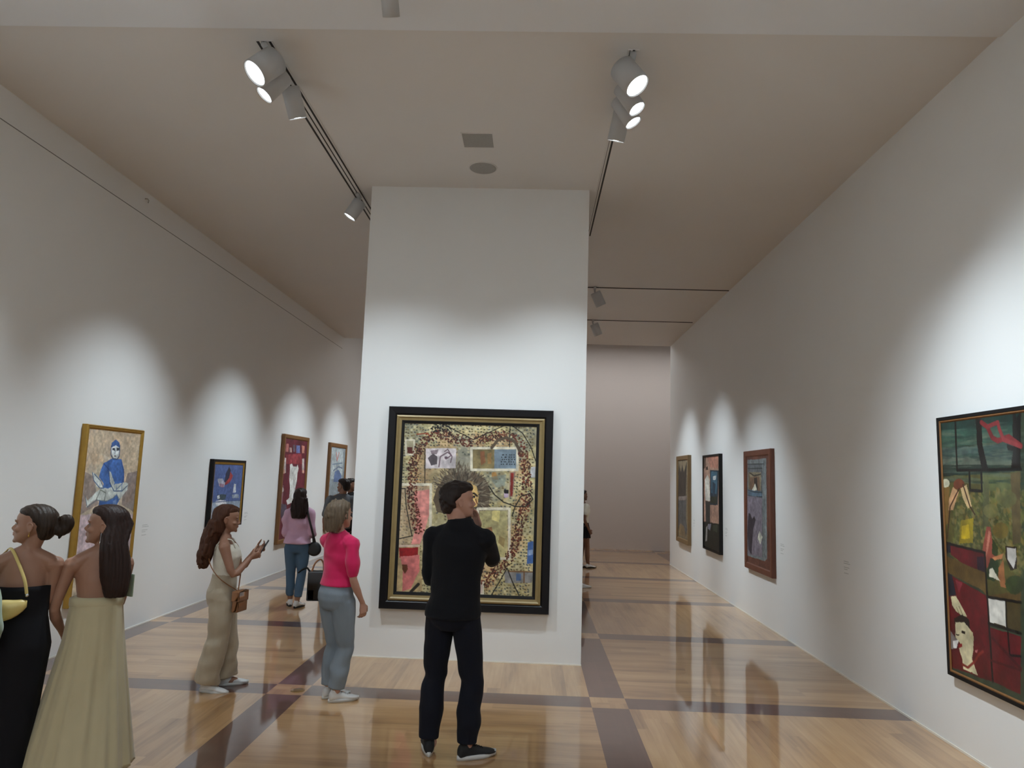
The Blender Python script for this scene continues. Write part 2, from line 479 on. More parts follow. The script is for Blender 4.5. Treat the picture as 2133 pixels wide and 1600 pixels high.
ART = {
'LA': [
 ('p',[(-0.045,0.001),(0.995,-0.003),(0.973,0.468),(0.547,0.337),(0.253,0.237),(0.009,0.408)],(190,165,135),0.5),
 ('p',[(-0.04,0.409),(0.175,0.49),(0.293,0.763),(0.005,0.853)],(110,95,105),0.45),
 ('p',[(0.763,0.446),(1.025,0.399),(1.031,0.906),(0.703,0.779)],(100,88,98),0.5),
 ('p',[(0.005,0.853),(1.01,0.905),(1.029,1.473),(0.028,1.352)],(205,185,195),0.9),
 ('p',[(0.307,0.342),(0.445,0.29),(0.618,0.297),(0.695,0.402),(0.719,0.558),(0.771,0.603),(0.625,0.776),(0.637,0.842),(0.3,0.805),(0.303,0.722),(0.345,0.554),(0.254,0.49),(0.274,0.406)],(72,112,178),1),
 ('p',[(0.571,0.199),(0.569,0.246),(0.547,0.281),(0.511,0.294),(0.471,0.283),(0.438,0.25),(0.42,0.205),(0.422,0.158),(0.443,0.124),(0.478,0.11),(0.518,0.12),(0.552,0.153)],(205,212,214),1),
 ('p',[(0.412,0.178),(0.411,0.124),(0.483,0.082),(0.556,0.117),(0.573,0.177),(0.495,0.147)],(72,108,170),1),
 ('l',[(0.412,0.156),(0.42,0.253),(0.463,0.29),(0.54,0.296),(0.576,0.26),(0.568,0.149)],0.012,(55,85,130)),
 ('p',[(0.434,0.179),(0.481,0.177),(0.486,0.208),(0.439,0.207)],(40,48,62),0.9),
 ('p',[(0.504,0.176),(0.56,0.172),(0.562,0.203),(0.515,0.207)],(40,48,62),0.9),
 ('p',[(0.473,0.257),(0.514,0.256),(0.507,0.268),(0.482,0.269)],(90,50,50),0.9),
 ('l',[(0.492,0.207),(0.489,0.242)],0.01,(120,130,140)),
 ('p',[(0.132,0.438),(0.204,0.459),(0.286,0.522),(0.352,0.596),(0.262,0.59),(0.172,0.521)],(198,206,204),1),
 ('p',[(0.401,0.41),(0.452,0.436),(0.537,0.545),(0.516,0.588),(0.453,0.544)],(200,208,206),1),
 ('p',[(0.056,0.673),(0.106,0.725),(0.236,0.636),(0.3,0.601),(0.444,0.598),(0.567,0.556),(0.701,0.546),(0.801,0.547),(0.795,0.626),(0.692,0.712),(0.645,0.722),(0.606,0.666),(0.537,0.708),(0.431,0.737),(0.303,0.722),(0.249,0.71),(0.137,0.757),(0.1,0.786)],(196,204,200),1),
 ('l',[(0.132,0.438),(0.172,0.521),(0.281,0.595),(0.353,0.602),(0.286,0.522),(0.169,0.454)],0.01,(70,100,140)),
 ('l',[(0.411,0.415),(0.453,0.544),(0.543,0.632),(0.697,0.635),(0.787,0.581)],0.012,(70,95,130)),
 ('l',[(0.249,0.71),(0.302,0.617),(0.398,0.65),(0.393,0.725)],0.01,(110,120,110)),
 ('l',[(0.056,0.673),(0.109,0.787),(0.25,0.72),(0.431,0.737),(0.537,0.708),(0.608,0.677),(0.654,0.722)],0.01,(110,125,140)),
 ('l',[(0.586,0.556),(0.579,0.622),(0.684,0.557),(0.68,0.646)],0.01,(90,120,160)),
 ('l',[(0.307,0.342),(0.409,0.404),(0.454,0.555)],0.01,(50,80,140)),
 ('l',[(0.621,0.314),(0.699,0.446),(0.684,0.557)],0.01,(50,80,140)),
 ('p',[(0.608,0.786),(0.616,0.721),(0.543,0.74),(0.53,0.826),(0.637,0.842)],(120,150,200),0.9),
],
'LB': [
 ('p',[(-0.059,0.534),(1.109,0.543),(1.069,0.931),(-0.092,0.854)],(150,165,182),1),
 ('p',[(0.482,0.031),(0.548,0.091),(0.518,0.211),(0.353,0.27),(0.379,0.137)],(60,62,80),0.9),
 ('p',[(0.533,0.106),(0.635,0.166),(0.562,0.256),(0.411,0.3),(0.356,0.284),(0.515,0.196)],(165,70,72),1),
 ('p',[(0.121,0.21),(0.29,0.21),(0.388,0.27),(0.364,0.329),(0.192,0.319)],(176,176,186),0.9),
 ('p',[(0.169,0.283),(0.356,0.284),(0.349,0.336),(0.227,0.324)],(150,110,130),0.8),
 ('p',[(0.696,0.287),(0.77,0.288),(0.796,0.418),(0.685,0.416)],(200,205,212),1),
 ('p',[(0.149,0.441),(0.315,0.43),(0.458,0.448),(0.434,0.507),(0.266,0.524),(0.159,0.491)],(70,84,92),1),
 ('p',[(0.157,0.448),(0.233,0.443),(0.253,0.494),(0.177,0.496)],(205,210,215),1),
 ('p',[(0.654,0.446),(0.896,0.444),(0.925,0.498),(0.683,0.499)],(160,170,180),0.9),
 ('p',[(0.1,0.525),(0.264,0.516),(0.474,0.53),(0.504,0.598),(0.145,0.591)],(212,216,218),1),
 ('l',[(-0.043,0.535),(1.089,0.542)],0.012,(80,100,140)),
 ('l',[(0.05,0.353),(0.034,0.523)],0.012,(80,100,140)),
 ('l',[(0.681,0.211),(0.903,0.289)],0.01,(80,110,160)),
],
'LC': [
 ('p',[(-0.056,0.01),(1.213,-0.007),(1.182,0.219),(-0.006,0.247)],(110,45,58),1),
 ('p',[(0.062,0.096),(0.198,0.094),(0.215,0.239),(0.06,0.245)],(205,130,120),0.9),
 ('p',[(0.246,0.157),(0.384,0.152),(0.404,0.245),(0.286,0.249)],(190,160,150),0.9),
 ('p',[(0.444,0.102),(0.551,0.097),(0.579,0.227),(0.472,0.231)],(120,110,120),0.9),
 ('p',[(0.611,0.107),(0.832,0.097),(0.863,0.241),(0.656,0.248)],(110,120,170),1),
 ('p',[(0.937,0.093),(1.117,0.097),(1.123,0.233),(0.992,0.237)],(210,140,120),0.9),
 ('p',[(0.103,0.289),(0.956,0.251),(1.036,0.444),(0.139,0.46)],(158,66,74),1),
 ('p',[(0.332,0.468),(0.449,0.455),(0.529,0.5),(0.711,0.502),(0.776,0.461),(0.85,0.532),(0.809,0.616),(0.803,0.76),(0.729,0.926),(0.811,1.142),(0.363,1.196),(0.279,1.124),(0.442,1.083),(0.438,0.898),(0.368,0.735),(0.368,0.572)],(222,222,216),1),
 ('p',[(-0.018,0.35),(0.115,0.346),(0.159,0.62),(0.029,0.632)],(205,195,190),0.9),
 ('p',[(0.11,0.597),(0.106,0.615),(0.089,0.628),(0.062,0.632),(0.033,0.628),(0.01,0.615),(-0.001,0.598),(0.003,0.581),(0.021,0.568),(0.047,0.563),(0.076,0.568),(0.099,0.58)],(215,160,140),1),
 ('p',[(1.015,0.347),(1.147,0.343),(1.19,0.614),(1.074,0.62)],(200,190,185),0.9),
 ('p',[(1.195,0.59),(1.191,0.608),(1.17,0.622),(1.138,0.627),(1.104,0.623),(1.078,0.609),(1.065,0.591),(1.07,0.572),(1.09,0.558),(1.122,0.553),(1.155,0.557),(1.182,0.571)],(215,160,140),1),
 ('p',[(-0.057,0.845),(0.087,0.847),(0.097,1.208),(0.007,1.338)],(150,110,120),1),
 ('p',[(0.114,0.927),(0.11,0.948),(0.09,0.964),(0.06,0.969),(0.027,0.962),(0.001,0.946),(-0.012,0.924),(-0.008,0.903),(0.012,0.888),(0.042,0.883),(0.074,0.889),(0.101,0.905)],(180,170,165),1),
 ('p',[(-0.011,1.159),(0.294,1.193),(0.397,1.358),(0.078,1.431)],(95,92,108),0.9),
],
'LD': [
 ('p',[(0.073,0.025),(1.041,0.03),(1.098,0.756),(0.126,0.696)],(178,188,190),1),
 ('p',[(0.4,0.554),(0.705,0.494),(1.014,0.638),(0.937,0.785),(0.349,0.781)],(98,120,165),0.9),
 ('l',[(0.458,0.124),(0.551,0.294),(0.672,0.117)],0.05,(200,120,110)),
 ('l',[(0.207,0.387),(1.001,0.343)],0.03,(120,140,160)),
 ('l',[(0.29,0.527),(0.692,0.436),(1.029,0.461)],0.03,(110,125,150)),
 ('l',[(0.498,0.295),(0.583,0.524)],0.03,(110,120,140)),
],
'RA': [
 ('p',[(-0.093,-0.055),(0.892,-0.036),(0.876,0.14),(-0.098,0.114)],(28,62,56),1),
 ('p',[(-0.093,0.053),(0.882,0.077),(0.874,0.165),(-0.096,0.19)],(58,92,78),0.8),
 ('p',[(-0.096,0.19),(0.871,0.19),(0.859,0.328),(-0.101,0.312)],(70,88,84),1),
 ('p',[(-0.101,0.251),(0.329,0.249),(0.863,0.291),(0.859,0.328),(-0.102,0.335)],(104,108,92),0.7),
 ('p',[(-0.106,0.312),(0.859,0.328),(0.855,0.378),(-0.109,0.418)],(40,56,48),1),
 ('p',[(-0.108,0.403),(0.856,0.366),(0.79,1.11),(0.446,1.203),(-0.081,0.895)],(92,88,44),1),
 ('p',[(0.475,0.376),(0.855,0.378),(0.834,0.615),(0.448,0.687)],(98,104,66),1),
 ('p',[(0.431,-0.018),(0.491,-0.017),(0.488,0.172),(0.536,0.352),(0.472,0.357),(0.425,0.183)],(16,20,20),1),
 ('p',[(0.805,0.072),(0.889,-0.011),(0.857,0.356),(0.761,0.358),(0.801,0.225)],(16,20,20),1),
 ('p',[(0.808,-0.005),(0.831,-0.008),(0.844,0.062),(0.814,0.079)],(16,20,20),1),
 ('p',[(0.74,0.2),(0.812,0.213),(0.809,0.241),(0.743,0.233)],(16,20,20),1),
 ('l',[(0.487,0.032),(0.548,0.067),(0.596,0.144),(0.65,0.167),(0.76,0.146),(0.87,0.209)],0.035,(128,40,46)),
 ('l',[(0.548,0.067),(0.66,0.045),(0.671,0.089),(0.71,0.163),(0.869,0.213)],0.03,(140,52,56)),
 ('p',[(0.077,0.45),(0.069,0.467),(0.049,0.479),(0.023,0.484),(-0.003,0.48),(-0.022,0.468),(-0.027,0.451),(-0.019,0.434),(0.002,0.421),(0.028,0.417),(0.054,0.421),(0.072,0.433)],(205,200,170),1),
 ('p',[(-0.029,0.478),(0.074,0.476),(0.048,0.739),(-0.019,0.772)],(128,96,48),0.9),
 ('p',[(0.262,0.46),(0.251,0.48),(0.225,0.495),(0.19,0.501),(0.156,0.496),(0.131,0.482),(0.124,0.461),(0.135,0.44),(0.162,0.425),(0.197,0.419),(0.231,0.425),(0.255,0.439)],(112,62,40),1),
 ('p',[(0.119,0.476),(0.189,0.517),(0.105,0.649),(0.042,0.652),(0.062,0.564)],(182,140,100),1),
 ('p',[(0.211,0.489),(0.288,0.459),(0.333,0.611),(0.286,0.627),(0.233,0.559)],(198,168,120),1),
 ('l',[(0.191,0.489),(0.07,0.622),(0.013,0.857)],0.012,(66,36,20)),
 ('l',[(0.241,0.46),(0.31,0.612),(0.362,0.664)],0.012,(66,36,20)),
 ('p',[(0.196,0.715),(0.349,0.693),(0.323,0.858),(0.158,0.887)],(150,132,28),0.9),
 ('p',[(0.205,0.757),(0.288,0.738),(0.291,0.834),(0.185,0.85)],(188,160,24),0.8),
 ('p',[(0.484,0.39),(0.537,0.39),(0.507,0.736),(0.443,0.741)],(88,92,60),0.9),
 ('p',[(0.759,0.378),(0.855,0.372),(0.816,0.814),(0.738,0.833)],(96,84,56),1),
 ('p',[(0.806,0.541),(0.791,0.569),(0.752,0.59),(0.701,0.599),(0.65,0.594),(0.613,0.575),(0.601,0.548),(0.618,0.519),(0.658,0.498),(0.711,0.489),(0.761,0.496),(0.795,0.515)],(112,112,70),0.8),
 ('p',[(0.616,0.625),(0.604,0.651),(0.573,0.67),(0.533,0.679),(0.494,0.675),(0.465,0.658),(0.456,0.633),(0.47,0.606),(0.501,0.586),(0.542,0.578),(0.581,0.583),(0.608,0.601)],(108,104,62),0.8),
 ('p',[(0.704,0.748),(0.692,0.776),(0.662,0.799),(0.624,0.809),(0.586,0.805),(0.559,0.787),(0.551,0.759),(0.564,0.73),(0.594,0.708),(0.633,0.698),(0.671,0.703),(0.696,0.721)],(120,100,44),0.8),
 ('p',[(0.486,0.738),(0.528,0.735),(0.54,0.839),(0.584,0.925),(0.529,0.97),(0.45,1.032),(0.404,0.998),(0.425,0.902),(0.458,0.819)],(140,70,56),1),
 ('p',[(0.505,0.763),(0.529,0.774),(0.495,0.882),(0.457,0.952)],(180,120,100),0.7),
 ('p',[(0.542,0.812),(0.598,0.872),(0.582,0.938),(0.529,0.918)],(60,74,36),1),
 ('p',[(0.51,0.946),(0.581,0.951),(0.605,1.025),(0.538,1.098),(0.446,1.085)],(40,62,34),1),
 ('p',[(0.527,0.944),(0.646,0.899),(0.629,0.933),(0.55,0.957)],(170,110,70),1),
 ('p',[(0.587,1.001),(0.643,0.931),(0.647,1.107),(0.665,1.12),(0.597,1.115),(0.585,1.066)],(160,104,62),1),
 ('p',[(0.493,1.026),(0.525,1.009),(0.596,1.083),(0.489,1.072)],(200,196,176),1),
 ('p',[(-0.08,0.887),(0.061,0.885),(0.055,0.954),(-0.087,0.969)],(24,32,52),1),
 ('p',[(0.048,0.89),(0.45,0.913),(0.444,1.033),(0.35,1.072),(0.054,0.969)],(104,20,34),1),
 ('p',[(0.356,0.95),(0.437,0.941),(0.439,1.046),(0.351,1.058)],(34,28,50),0.8),
 ('p',[(-0.095,0.97),(0.439,1.046),(0.446,1.203),(0.79,1.11),(0.768,1.356),(0.446,1.203),(0.407,1.17),(-0.083,1.086)],(98,78,40),1),
 ('p',[(-0.083,1.086),(0.446,1.203),(0.451,1.396),(0.462,1.745),(-0.114,1.783)],(108,18,32),1),
 ('p',[(0.429,1.401),(0.764,1.393),(0.733,1.747),(0.462,1.745)],(112,20,34),1),
 ('p',[(0.446,1.203),(0.784,1.172),(0.767,1.362),(0.441,1.385)],(76,66,38),1),
 ('p',[(-0.048,1.096),(0.054,1.111),(0.092,1.247),(-0.009,1.277),(-0.039,1.181)],(28,38,58),1),
 ('p',[(0.024,1.272),(0.092,1.254),(0.158,1.319),(0.211,1.377),(0.164,1.386),(0.082,1.367),(0.036,1.333)],(202,192,152),1),
 ('l',[(0.122,1.325),(0.165,1.379)],0.006,(110,90,60)),
 ('l',[(0.092,1.337),(0.122,1.38)],0.006,(110,90,60)),
 ('p',[(0.053,1.421),(0.153,1.375),(0.233,1.393),(0.239,1.453),(0.203,1.474),(0.061,1.476)],(44,28,20),1),
 ('p',[(0.068,1.446),(0.172,1.426),(0.239,1.46),(0.274,1.499),(0.266,1.594),(0.245,1.652),(0.303,1.749),(0.134,1.747),(0.128,1.681),(0.098,1.613),(0.12,1.58),(0.055,1.546)],(206,196,158),1),
 ('p',[(0.062,1.524),(0.106,1.519),(0.105,1.529),(0.066,1.534)],(40,24,20),1),
 ('p',[(0.132,1.489),(0.184,1.486),(0.182,1.503),(0.135,1.504)],(40,24,20),1),
 ('p',[(0.095,1.593),(0.139,1.572),(0.137,1.597),(0.097,1.62)],(150,30,36),1),
 ('l',[(0.131,1.721),(0.194,1.725),(0.277,1.664),(0.326,1.606),(0.372,1.576)],0.018,(140,50,40)),
 ('p',[(0.227,1.462),(0.267,1.474),(0.266,1.534),(0.24,1.52)],(190,176,136),1),
 ('p',[(0.089,1.142),(0.179,1.15),(0.13,1.227)],(150,50,66),1),
 ('p',[(0.446,1.205),(0.637,1.199),(0.63,1.36),(0.449,1.364)],(206,204,196),1),
 ('p',[(0.67,0.846),(0.775,0.842),(0.766,0.979),(0.705,0.997),(0.664,0.916)],(48,38,28),1),
 ('p',[(0.682,0.857),(0.766,0.853),(0.769,0.905),(0.734,0.983),(0.682,0.927)],(176,172,166),1),  # pale reflection spot painted into the canvas colours
 ('p',[(-0.011,1.518),(0.101,1.571),(0.048,1.631),(-0.027,1.649)],(150,140,138),1),
 ('p',[(0.028,1.58),(0.098,1.558),(0.068,1.624),(0.029,1.629)],(228,228,226),1),  # white highlight on the grey shape, painted as canvas colour
 ('l',[(0.185,-0.017),(0.178,0.357),(0.857,0.356)],0.02,(14,14,12)),
 ('l',[(0.323,0.375),(0.32,0.498),(0.453,0.501),(0.457,0.376)],0.02,(14,14,12)),
 ('l',[(-0.088,0.888),(0.45,0.913),(0.451,1.202),(0.462,1.745)],0.018,(16,12,12)),
 ('l',[(0.45,1.205),(0.783,1.184)],0.018,(16,12,12)),
 ('l',[(0.639,1.196),(0.634,1.365)],0.014,(16,12,12)),
 ('l',[(0.448,1.378),(0.766,1.375)],0.018,(16,12,12)),
 ('l',[(0.643,1.37),(0.648,1.535),(0.754,1.515)],0.014,(20,10,14)),
 ('l',[(0.486,1.466),(0.747,1.589)],0.02,(84,14,26)),
 ('l',[(0.453,1.614),(0.746,1.601)],0.016,(84,14,26)),
 ('p',[(0.824,1.069),(0.809,1.1),(0.775,1.126),(0.73,1.141),(0.684,1.141),(0.652,1.124),(0.642,1.095),(0.658,1.063),(0.694,1.036),(0.74,1.022),(0.784,1.024),(0.815,1.041)],(52,72,36),0.9),
 ('p',[(0.284,1.59),(0.318,1.579),(0.309,1.599),(0.287,1.605)],(200,120,120),1),
],
'RB': [
 ('p',[(0.051,0.055),(0.876,0.054),(0.859,1.348),(0.756,1.392),(0.001,1.402)],(120,128,130),1),
 ('p',[(0.059,0.113),(0.706,0.125),(0.653,1.358),(0.026,1.385)],(104,110,114),1),
 ('l',[(0.059,0.116),(0.77,0.123),(0.737,1.336)],0.014,(60,66,70)),
 ('l',[(0.056,0.178),(0.704,0.181),(0.675,1.342)],0.014,(60,66,70)),
 ('p',[(0.093,0.229),(0.659,0.233),(0.649,0.477),(0.083,0.488)],(128,118,96),1),
 ('p',[(0.138,0.301),(0.592,0.294),(0.584,0.478),(0.132,0.472)],(112,88,70),1),
 ('p',[(0.347,0.315),(0.482,0.301),(0.497,0.48),(0.34,0.476)],(56,50,46),1),
 ('p',[(0.389,0.384),(0.475,0.48),(0.248,0.484)],(200,198,182),1),
 ('l',[(0.14,0.237),(0.348,0.28),(0.637,0.26)],0.02,(70,66,60)),
 ('l',[(0.148,0.287),(0.141,0.472)],0.014,(70,66,60)),
 ('p',[(0.06,0.474),(0.69,0.496),(0.687,0.563),(0.057,0.553)],(92,116,134),1),
 ('l',[(0.06,0.481),(0.316,0.504),(0.69,0.503)],0.012,(50,60,72)),
 ('l',[(0.057,0.553),(0.314,0.578),(0.688,0.557)],0.012,(50,60,72)),
 ('p',[(0.023,0.561),(0.687,0.577),(0.653,1.358),(0.026,1.371)],(126,118,130),1),
 ('p',[(0.072,0.802),(0.166,0.811),(0.233,0.878),(0.326,0.831),(0.392,0.882),(0.297,0.999),(0.22,1.213),(0.191,1.368),(0.052,1.312),(0.013,1.09)],(62,56,66),1),
 ('p',[(0.562,1.013),(0.686,1.09),(0.576,1.193),(0.47,1.122)],(190,190,176),1),
 ('l',[(0.431,1.016),(0.381,1.143),(0.468,1.19)],0.012,(90,86,96)),
 ('l',[(0.618,1.189),(0.654,1.345)],0.01,(90,86,96)),
],
'RC': [
 ('p',[(-0.091,-0.024),(1.206,-0.021),(1.179,1.111),(-0.067,1.122)],(176,140,122),1),
 ('p',[(-0.053,0.032),(0.176,-0.017),(0.136,0.181),(-0.055,0.215)],(90,74,64),0.8),
 ('p',[(0.25,-0.015),(1.078,-0.0),(1.041,0.209),(0.465,0.185)],(188,128,108),0.8),
 ('p',[(0.464,0.229),(1.04,0.242),(0.963,0.81),(0.453,0.822)],(38,62,76),1),
 ('p',[(0.534,0.256),(0.942,0.258),(0.901,0.629),(0.527,0.621)],(66,108,130),1),
 ('p',[(0.658,0.343),(0.875,0.325),(0.84,0.393),(0.67,0.403)],(205,212,214),1),
 ('p',[(0.601,0.429),(0.838,0.461),(0.766,0.7),(0.631,0.67)],(40,70,90),1),
 ('p',[(0.491,0.682),(0.933,0.678),(0.898,0.788),(0.489,0.795)],(50,58,44),1),
 ('p',[(0.336,0.237),(0.324,0.262),(0.291,0.28),(0.246,0.286),(0.201,0.279),(0.168,0.261),(0.156,0.235),(0.168,0.21),(0.202,0.192),(0.247,0.186),(0.292,0.193),(0.324,0.211)],(170,140,120),1),
 ('p',[(0.173,0.181),(0.284,0.156),(0.32,0.228),(0.172,0.226)],(60,44,36),1),
 ('p',[(0.08,0.397),(0.282,0.307),(0.425,0.395),(0.454,0.761),(0.127,0.755)],(212,210,200),1),
 ('p',[(-0.094,0.252),(0.096,0.307),(0.056,0.524),(-0.076,0.616)],(150,110,96),0.9),
 ('p',[(0.127,0.764),(0.454,0.77),(0.448,1.16),(0.158,1.179)],(62,62,62),1),
 ('p',[(-0.082,1.141),(1.241,1.107),(1.23,1.557),(-0.088,1.571)],(36,42,34),1),
 ('p',[(0.158,1.232),(0.268,1.189),(0.228,1.454),(0.117,1.472)],(150,150,148),1),
 ('p',[(0.305,1.16),(0.518,1.146),(0.446,1.263),(0.303,1.239)],(140,140,158),1),
 ('p',[(0.656,1.146),(0.955,1.142),(0.92,1.26),(0.654,1.247)],(64,74,62),1),
],
'RD': [
 ('p',[(0.051,0.036),(0.259,0.25),(0.409,0.085),(0.558,0.252),(0.845,0.032),(0.798,0.294),(0.751,0.737),(0.056,0.746)],(74,66,58),1),
 ('p',[(0.004,0.8),(0.798,0.776),(0.751,1.178),(0.89,1.367),(0.751,1.515),(0.56,1.33),(0.264,1.309),(0.008,1.43),(-0.096,1.522),(-0.045,1.224)],(98,98,98),1),
 ('p',[(0.004,0.747),(0.845,0.715),(0.798,0.796),(0.056,0.83)],(140,128,122),1),
 ('p',[(0.06,1.364),(0.264,1.288),(0.56,1.33),(0.704,1.519),(0.009,1.534)],(140,120,90),1),
 ('l',[(-0.107,0.032),(0.053,0.312),(0.004,0.758)],0.03,(60,56,52)),
 ('l',[(0.845,0.314),(0.891,0.654)],0.02,(60,56,52)),
],
'CE': [
 ('p',[(0.154,0.242),(0.549,0.23),(0.624,0.573),(0.452,0.787),(0.219,0.646),(0.165,0.468)],(150,128,96),0.5),
 ('p',[(0.554,0.336),(0.705,0.331),(0.697,0.511),(0.562,0.545)],(150,146,130),0.8),
 ('p',[(-0.03,0.654),(0.295,0.643),(0.322,1.232),(-0.007,1.243)],(178,150,124),0.55),
 ('p',[(0.131,0.708),(0.296,0.673),(0.301,0.94),(0.218,1.236),(0.128,1.239),(0.177,1.017)],(205,128,122),0.9),
 ('p',[(0.332,0.791),(0.356,0.671),(0.441,0.534),(0.605,0.484),(0.772,0.494),(0.865,0.565),(0.914,0.683),(0.905,0.831),(0.786,0.879),(0.578,0.916),(0.382,0.907)],(96,82,66),0.95),
 ('p',[(0.565,0.605),(0.654,0.572),(0.76,0.584),(0.802,0.686),(0.799,0.805),(0.757,0.895),(0.668,0.927),(0.574,0.812)],(190,150,88),1),
 ('p',[(0.701,0.6),(0.777,0.628),(0.799,0.746),(0.785,0.835),(0.74,0.837)],(208,172,108),1),
 ('l',[(0.705,0.712),(0.75,0.703),(0.781,0.729)],0.018,(50,34,24)),
 ('p',[(0.713,0.726),(0.765,0.72),(0.763,0.747),(0.721,0.751)],(46,36,30),1),
 ('l',[(0.767,0.762),(0.784,0.806)],0.012,(130,80,40)),
 ('p',[(0.231,0.263),(0.543,0.253),(0.547,0.456),(0.241,0.465)],(198,188,190),1),
 ('p',[(0.259,0.36),(0.31,0.313),(0.357,0.342),(0.36,0.417),(0.3,0.434)],(92,82,88),0.9),
 ('p',[(0.278,0.284),(0.369,0.273),(0.356,0.319),(0.295,0.321)],(120,104,110),0.8),
 ('l',[(0.377,0.446),(0.387,0.341),(0.461,0.293),(0.5,0.322),(0.463,0.353)],0.012,(110,88,98)),
 ('l',[(0.43,0.287),(0.46,0.263),(0.508,0.337),(0.496,0.398)],0.01,(110,88,98)),
 ('p',[(0.46,0.351),(0.458,0.358),(0.453,0.363),(0.446,0.366),(0.438,0.364),(0.433,0.359),(0.43,0.351),(0.432,0.344),(0.437,0.338),(0.444,0.336),(0.452,0.338),(0.458,0.343)],(100,80,90),1),
 ('p',[(0.709,0.248),(0.944,0.241),(0.951,0.451),(0.718,0.458)],(120,106,70),0.9),
 ('p',[(0.944,0.241),(1.174,0.234),(1.18,0.444),(0.951,0.451)],(120,136,148),1),
 ('p',[(0.794,0.283),(0.839,0.267),(0.858,0.386),(0.814,0.418)],(140,86,56),0.8),
 ('p',[(0.87,0.296),(0.915,0.279),(0.919,0.399),(0.882,0.401)],(160,120,70),0.8),
 ('dots',[(1.006,0.292),(1.157,0.287),(1.161,0.407),(1.01,0.411)],6,5,0.007,(44,48,56)),
 ('l',[(0.705,0.244),(1.178,0.229),(1.185,0.451),(0.713,0.466),(0.705,0.244)],0.026,(206,198,176)),
 ('p',[(0.022,0.186),(0.105,0.183),(0.113,0.327),(0.029,0.329)],(170,160,130),1),
 ('p',[(0.04,0.253),(0.097,0.252),(0.1,0.316),(0.044,0.318)],(96,40,30),1),
 ('l',[(0.021,0.181),(0.108,0.178),(0.116,0.329),(0.029,0.332),(0.021,0.181)],0.016,(206,198,176)),
 ('l',[(0.007,0.637),(0.302,0.628),(0.323,1.247)],0.028,(206,198,176)),
 ('p',[(-0.006,1.265),(0.219,1.258),(0.27,1.697),(0.003,1.707)],(176,152,110),1),
 ('p',[(0.002,1.272),(0.204,1.265),(0.208,1.353),(0.015,1.374)],(150,30,34),1),
 ('p',[(0.022,1.359),(0.222,1.338),(0.23,1.497),(0.15,1.673),(0.062,1.705),(0.066,1.503)],(198,112,108),1),
 ('p',[(0.048,1.438),(0.1,1.436),(0.107,1.487),(0.086,1.531),(0.058,1.489)],(96,54,30),1),
 ('l',[(0.001,1.255),(0.211,1.248)],0.02,(206,180,160)),
 ('p',[(0.809,0.879),(1.093,0.869),(1.108,1.329),(0.826,1.338)],(170,160,110),0.8),
 ('p',[(0.936,0.874),(1.026,0.871),(1.015,0.989),(0.939,0.962)],(205,190,120),0.8),
 ('p',[(0.824,1.069),(0.942,1.036),(0.96,1.123),(0.885,1.111)],(120,70,44),0.7),
 ('p',[(1.019,1.121),(1.08,1.148),(1.068,1.236),(1.014,1.194)],(130,110,70),0.8),
 ('l',[(0.793,0.857),(1.115,0.846),(1.131,1.342),(0.812,1.353),(0.793,0.857)],0.026,(206,198,176)),
 ('p',[(1.111,0.483),(1.163,0.474),(1.148,0.72),(1.111,0.728)],(150,120,110),1),
 ('p',[(1.118,0.49),(1.148,0.489),(1.143,0.712),(1.122,0.713)],(142,46,36),1),
 ('p',[(1.056,0.656),(1.106,0.654),(1.102,0.692),(1.057,0.693)],(30,24,30),1),
 ('p',[(1.057,0.693),(1.102,0.692),(1.103,0.729),(1.059,0.737)],(170,150,170),1),
 ('p',[(0.922,0.489),(0.967,0.48),(0.993,0.561),(0.925,0.556)],(170,120,60),0.8),
 ('p',[(0.909,0.534),(1.073,0.499),(1.062,0.619),(0.973,0.636)],(130,150,150),0.5),
 ('p',[(1.319,0.417),(1.364,0.415),(1.367,0.52),(1.322,0.521)],(205,205,208),1),
 ('p',[(1.311,1.177),(1.37,1.16),(1.369,1.385),(1.31,1.387)],(70,104,160),1),
 ('p',[(1.318,1.256),(1.365,1.247),(1.366,1.298),(1.319,1.307)],(150,170,200),0.8),
 ('p',[(1.083,1.467),(1.378,1.464),(1.366,1.572),(1.094,1.581)],(128,126,124),1),
 ('p',[(1.202,1.484),(1.253,1.482),(1.255,1.554),(1.204,1.556)],(84,108,146),1),
 ('l',[(1.283,1.474),(1.285,1.572)],0.012,(120,84,50)),
 ('l',[(1.135,1.468),(1.378,1.465)],0.012,(120,84,50)),
 ('p',[(0.798,1.585),(0.875,1.582),(0.874,1.697),(0.803,1.699)],(180,160,150),1),
 ('p',[(0.806,1.599),(0.846,1.598),(0.849,1.676),(0.809,1.678)],(110,40,34),1),
 ('l',[(0.798,1.581),(0.875,1.578),(0.88,1.7),(0.803,1.702),(0.798,1.581)],0.016,(206,198,176)),
 ('band',[(0.718,0.195),(0.608,0.168),(0.485,0.141),(0.376,0.099),(0.286,0.132),(0.198,0.211),(0.142,0.303),(0.105,0.425),(0.106,0.56),(0.11,0.709),(0.125,0.827),(0.158,0.944),(0.178,1.047),(0.212,1.119)],0.10,(84,40,28)),
 ('band',[(0.745,0.179),(0.849,0.13),(0.97,0.104),(1.091,0.108),(1.191,0.165),(1.24,0.284),(1.274,0.418),(1.286,0.552),(1.281,0.671),(1.277,0.789),(1.258,0.908),(1.231,0.997),(1.205,1.115),(1.172,1.247),(1.109,1.365),(1.016,1.455),(0.93,1.544),(0.881,1.618)],0.095,(88,42,28)),
 ('band',[(0.283,0.064),(0.374,0.046),(0.482,0.073)],0.08,(30,24,22)),
 ('l',[(0.403,0.007),(0.721,0.157),(1.027,0.004)],0.009,(28,24,20)),
 ('l',[(1.095,0.002),(1.098,0.221)],0.009,(28,24,20)),
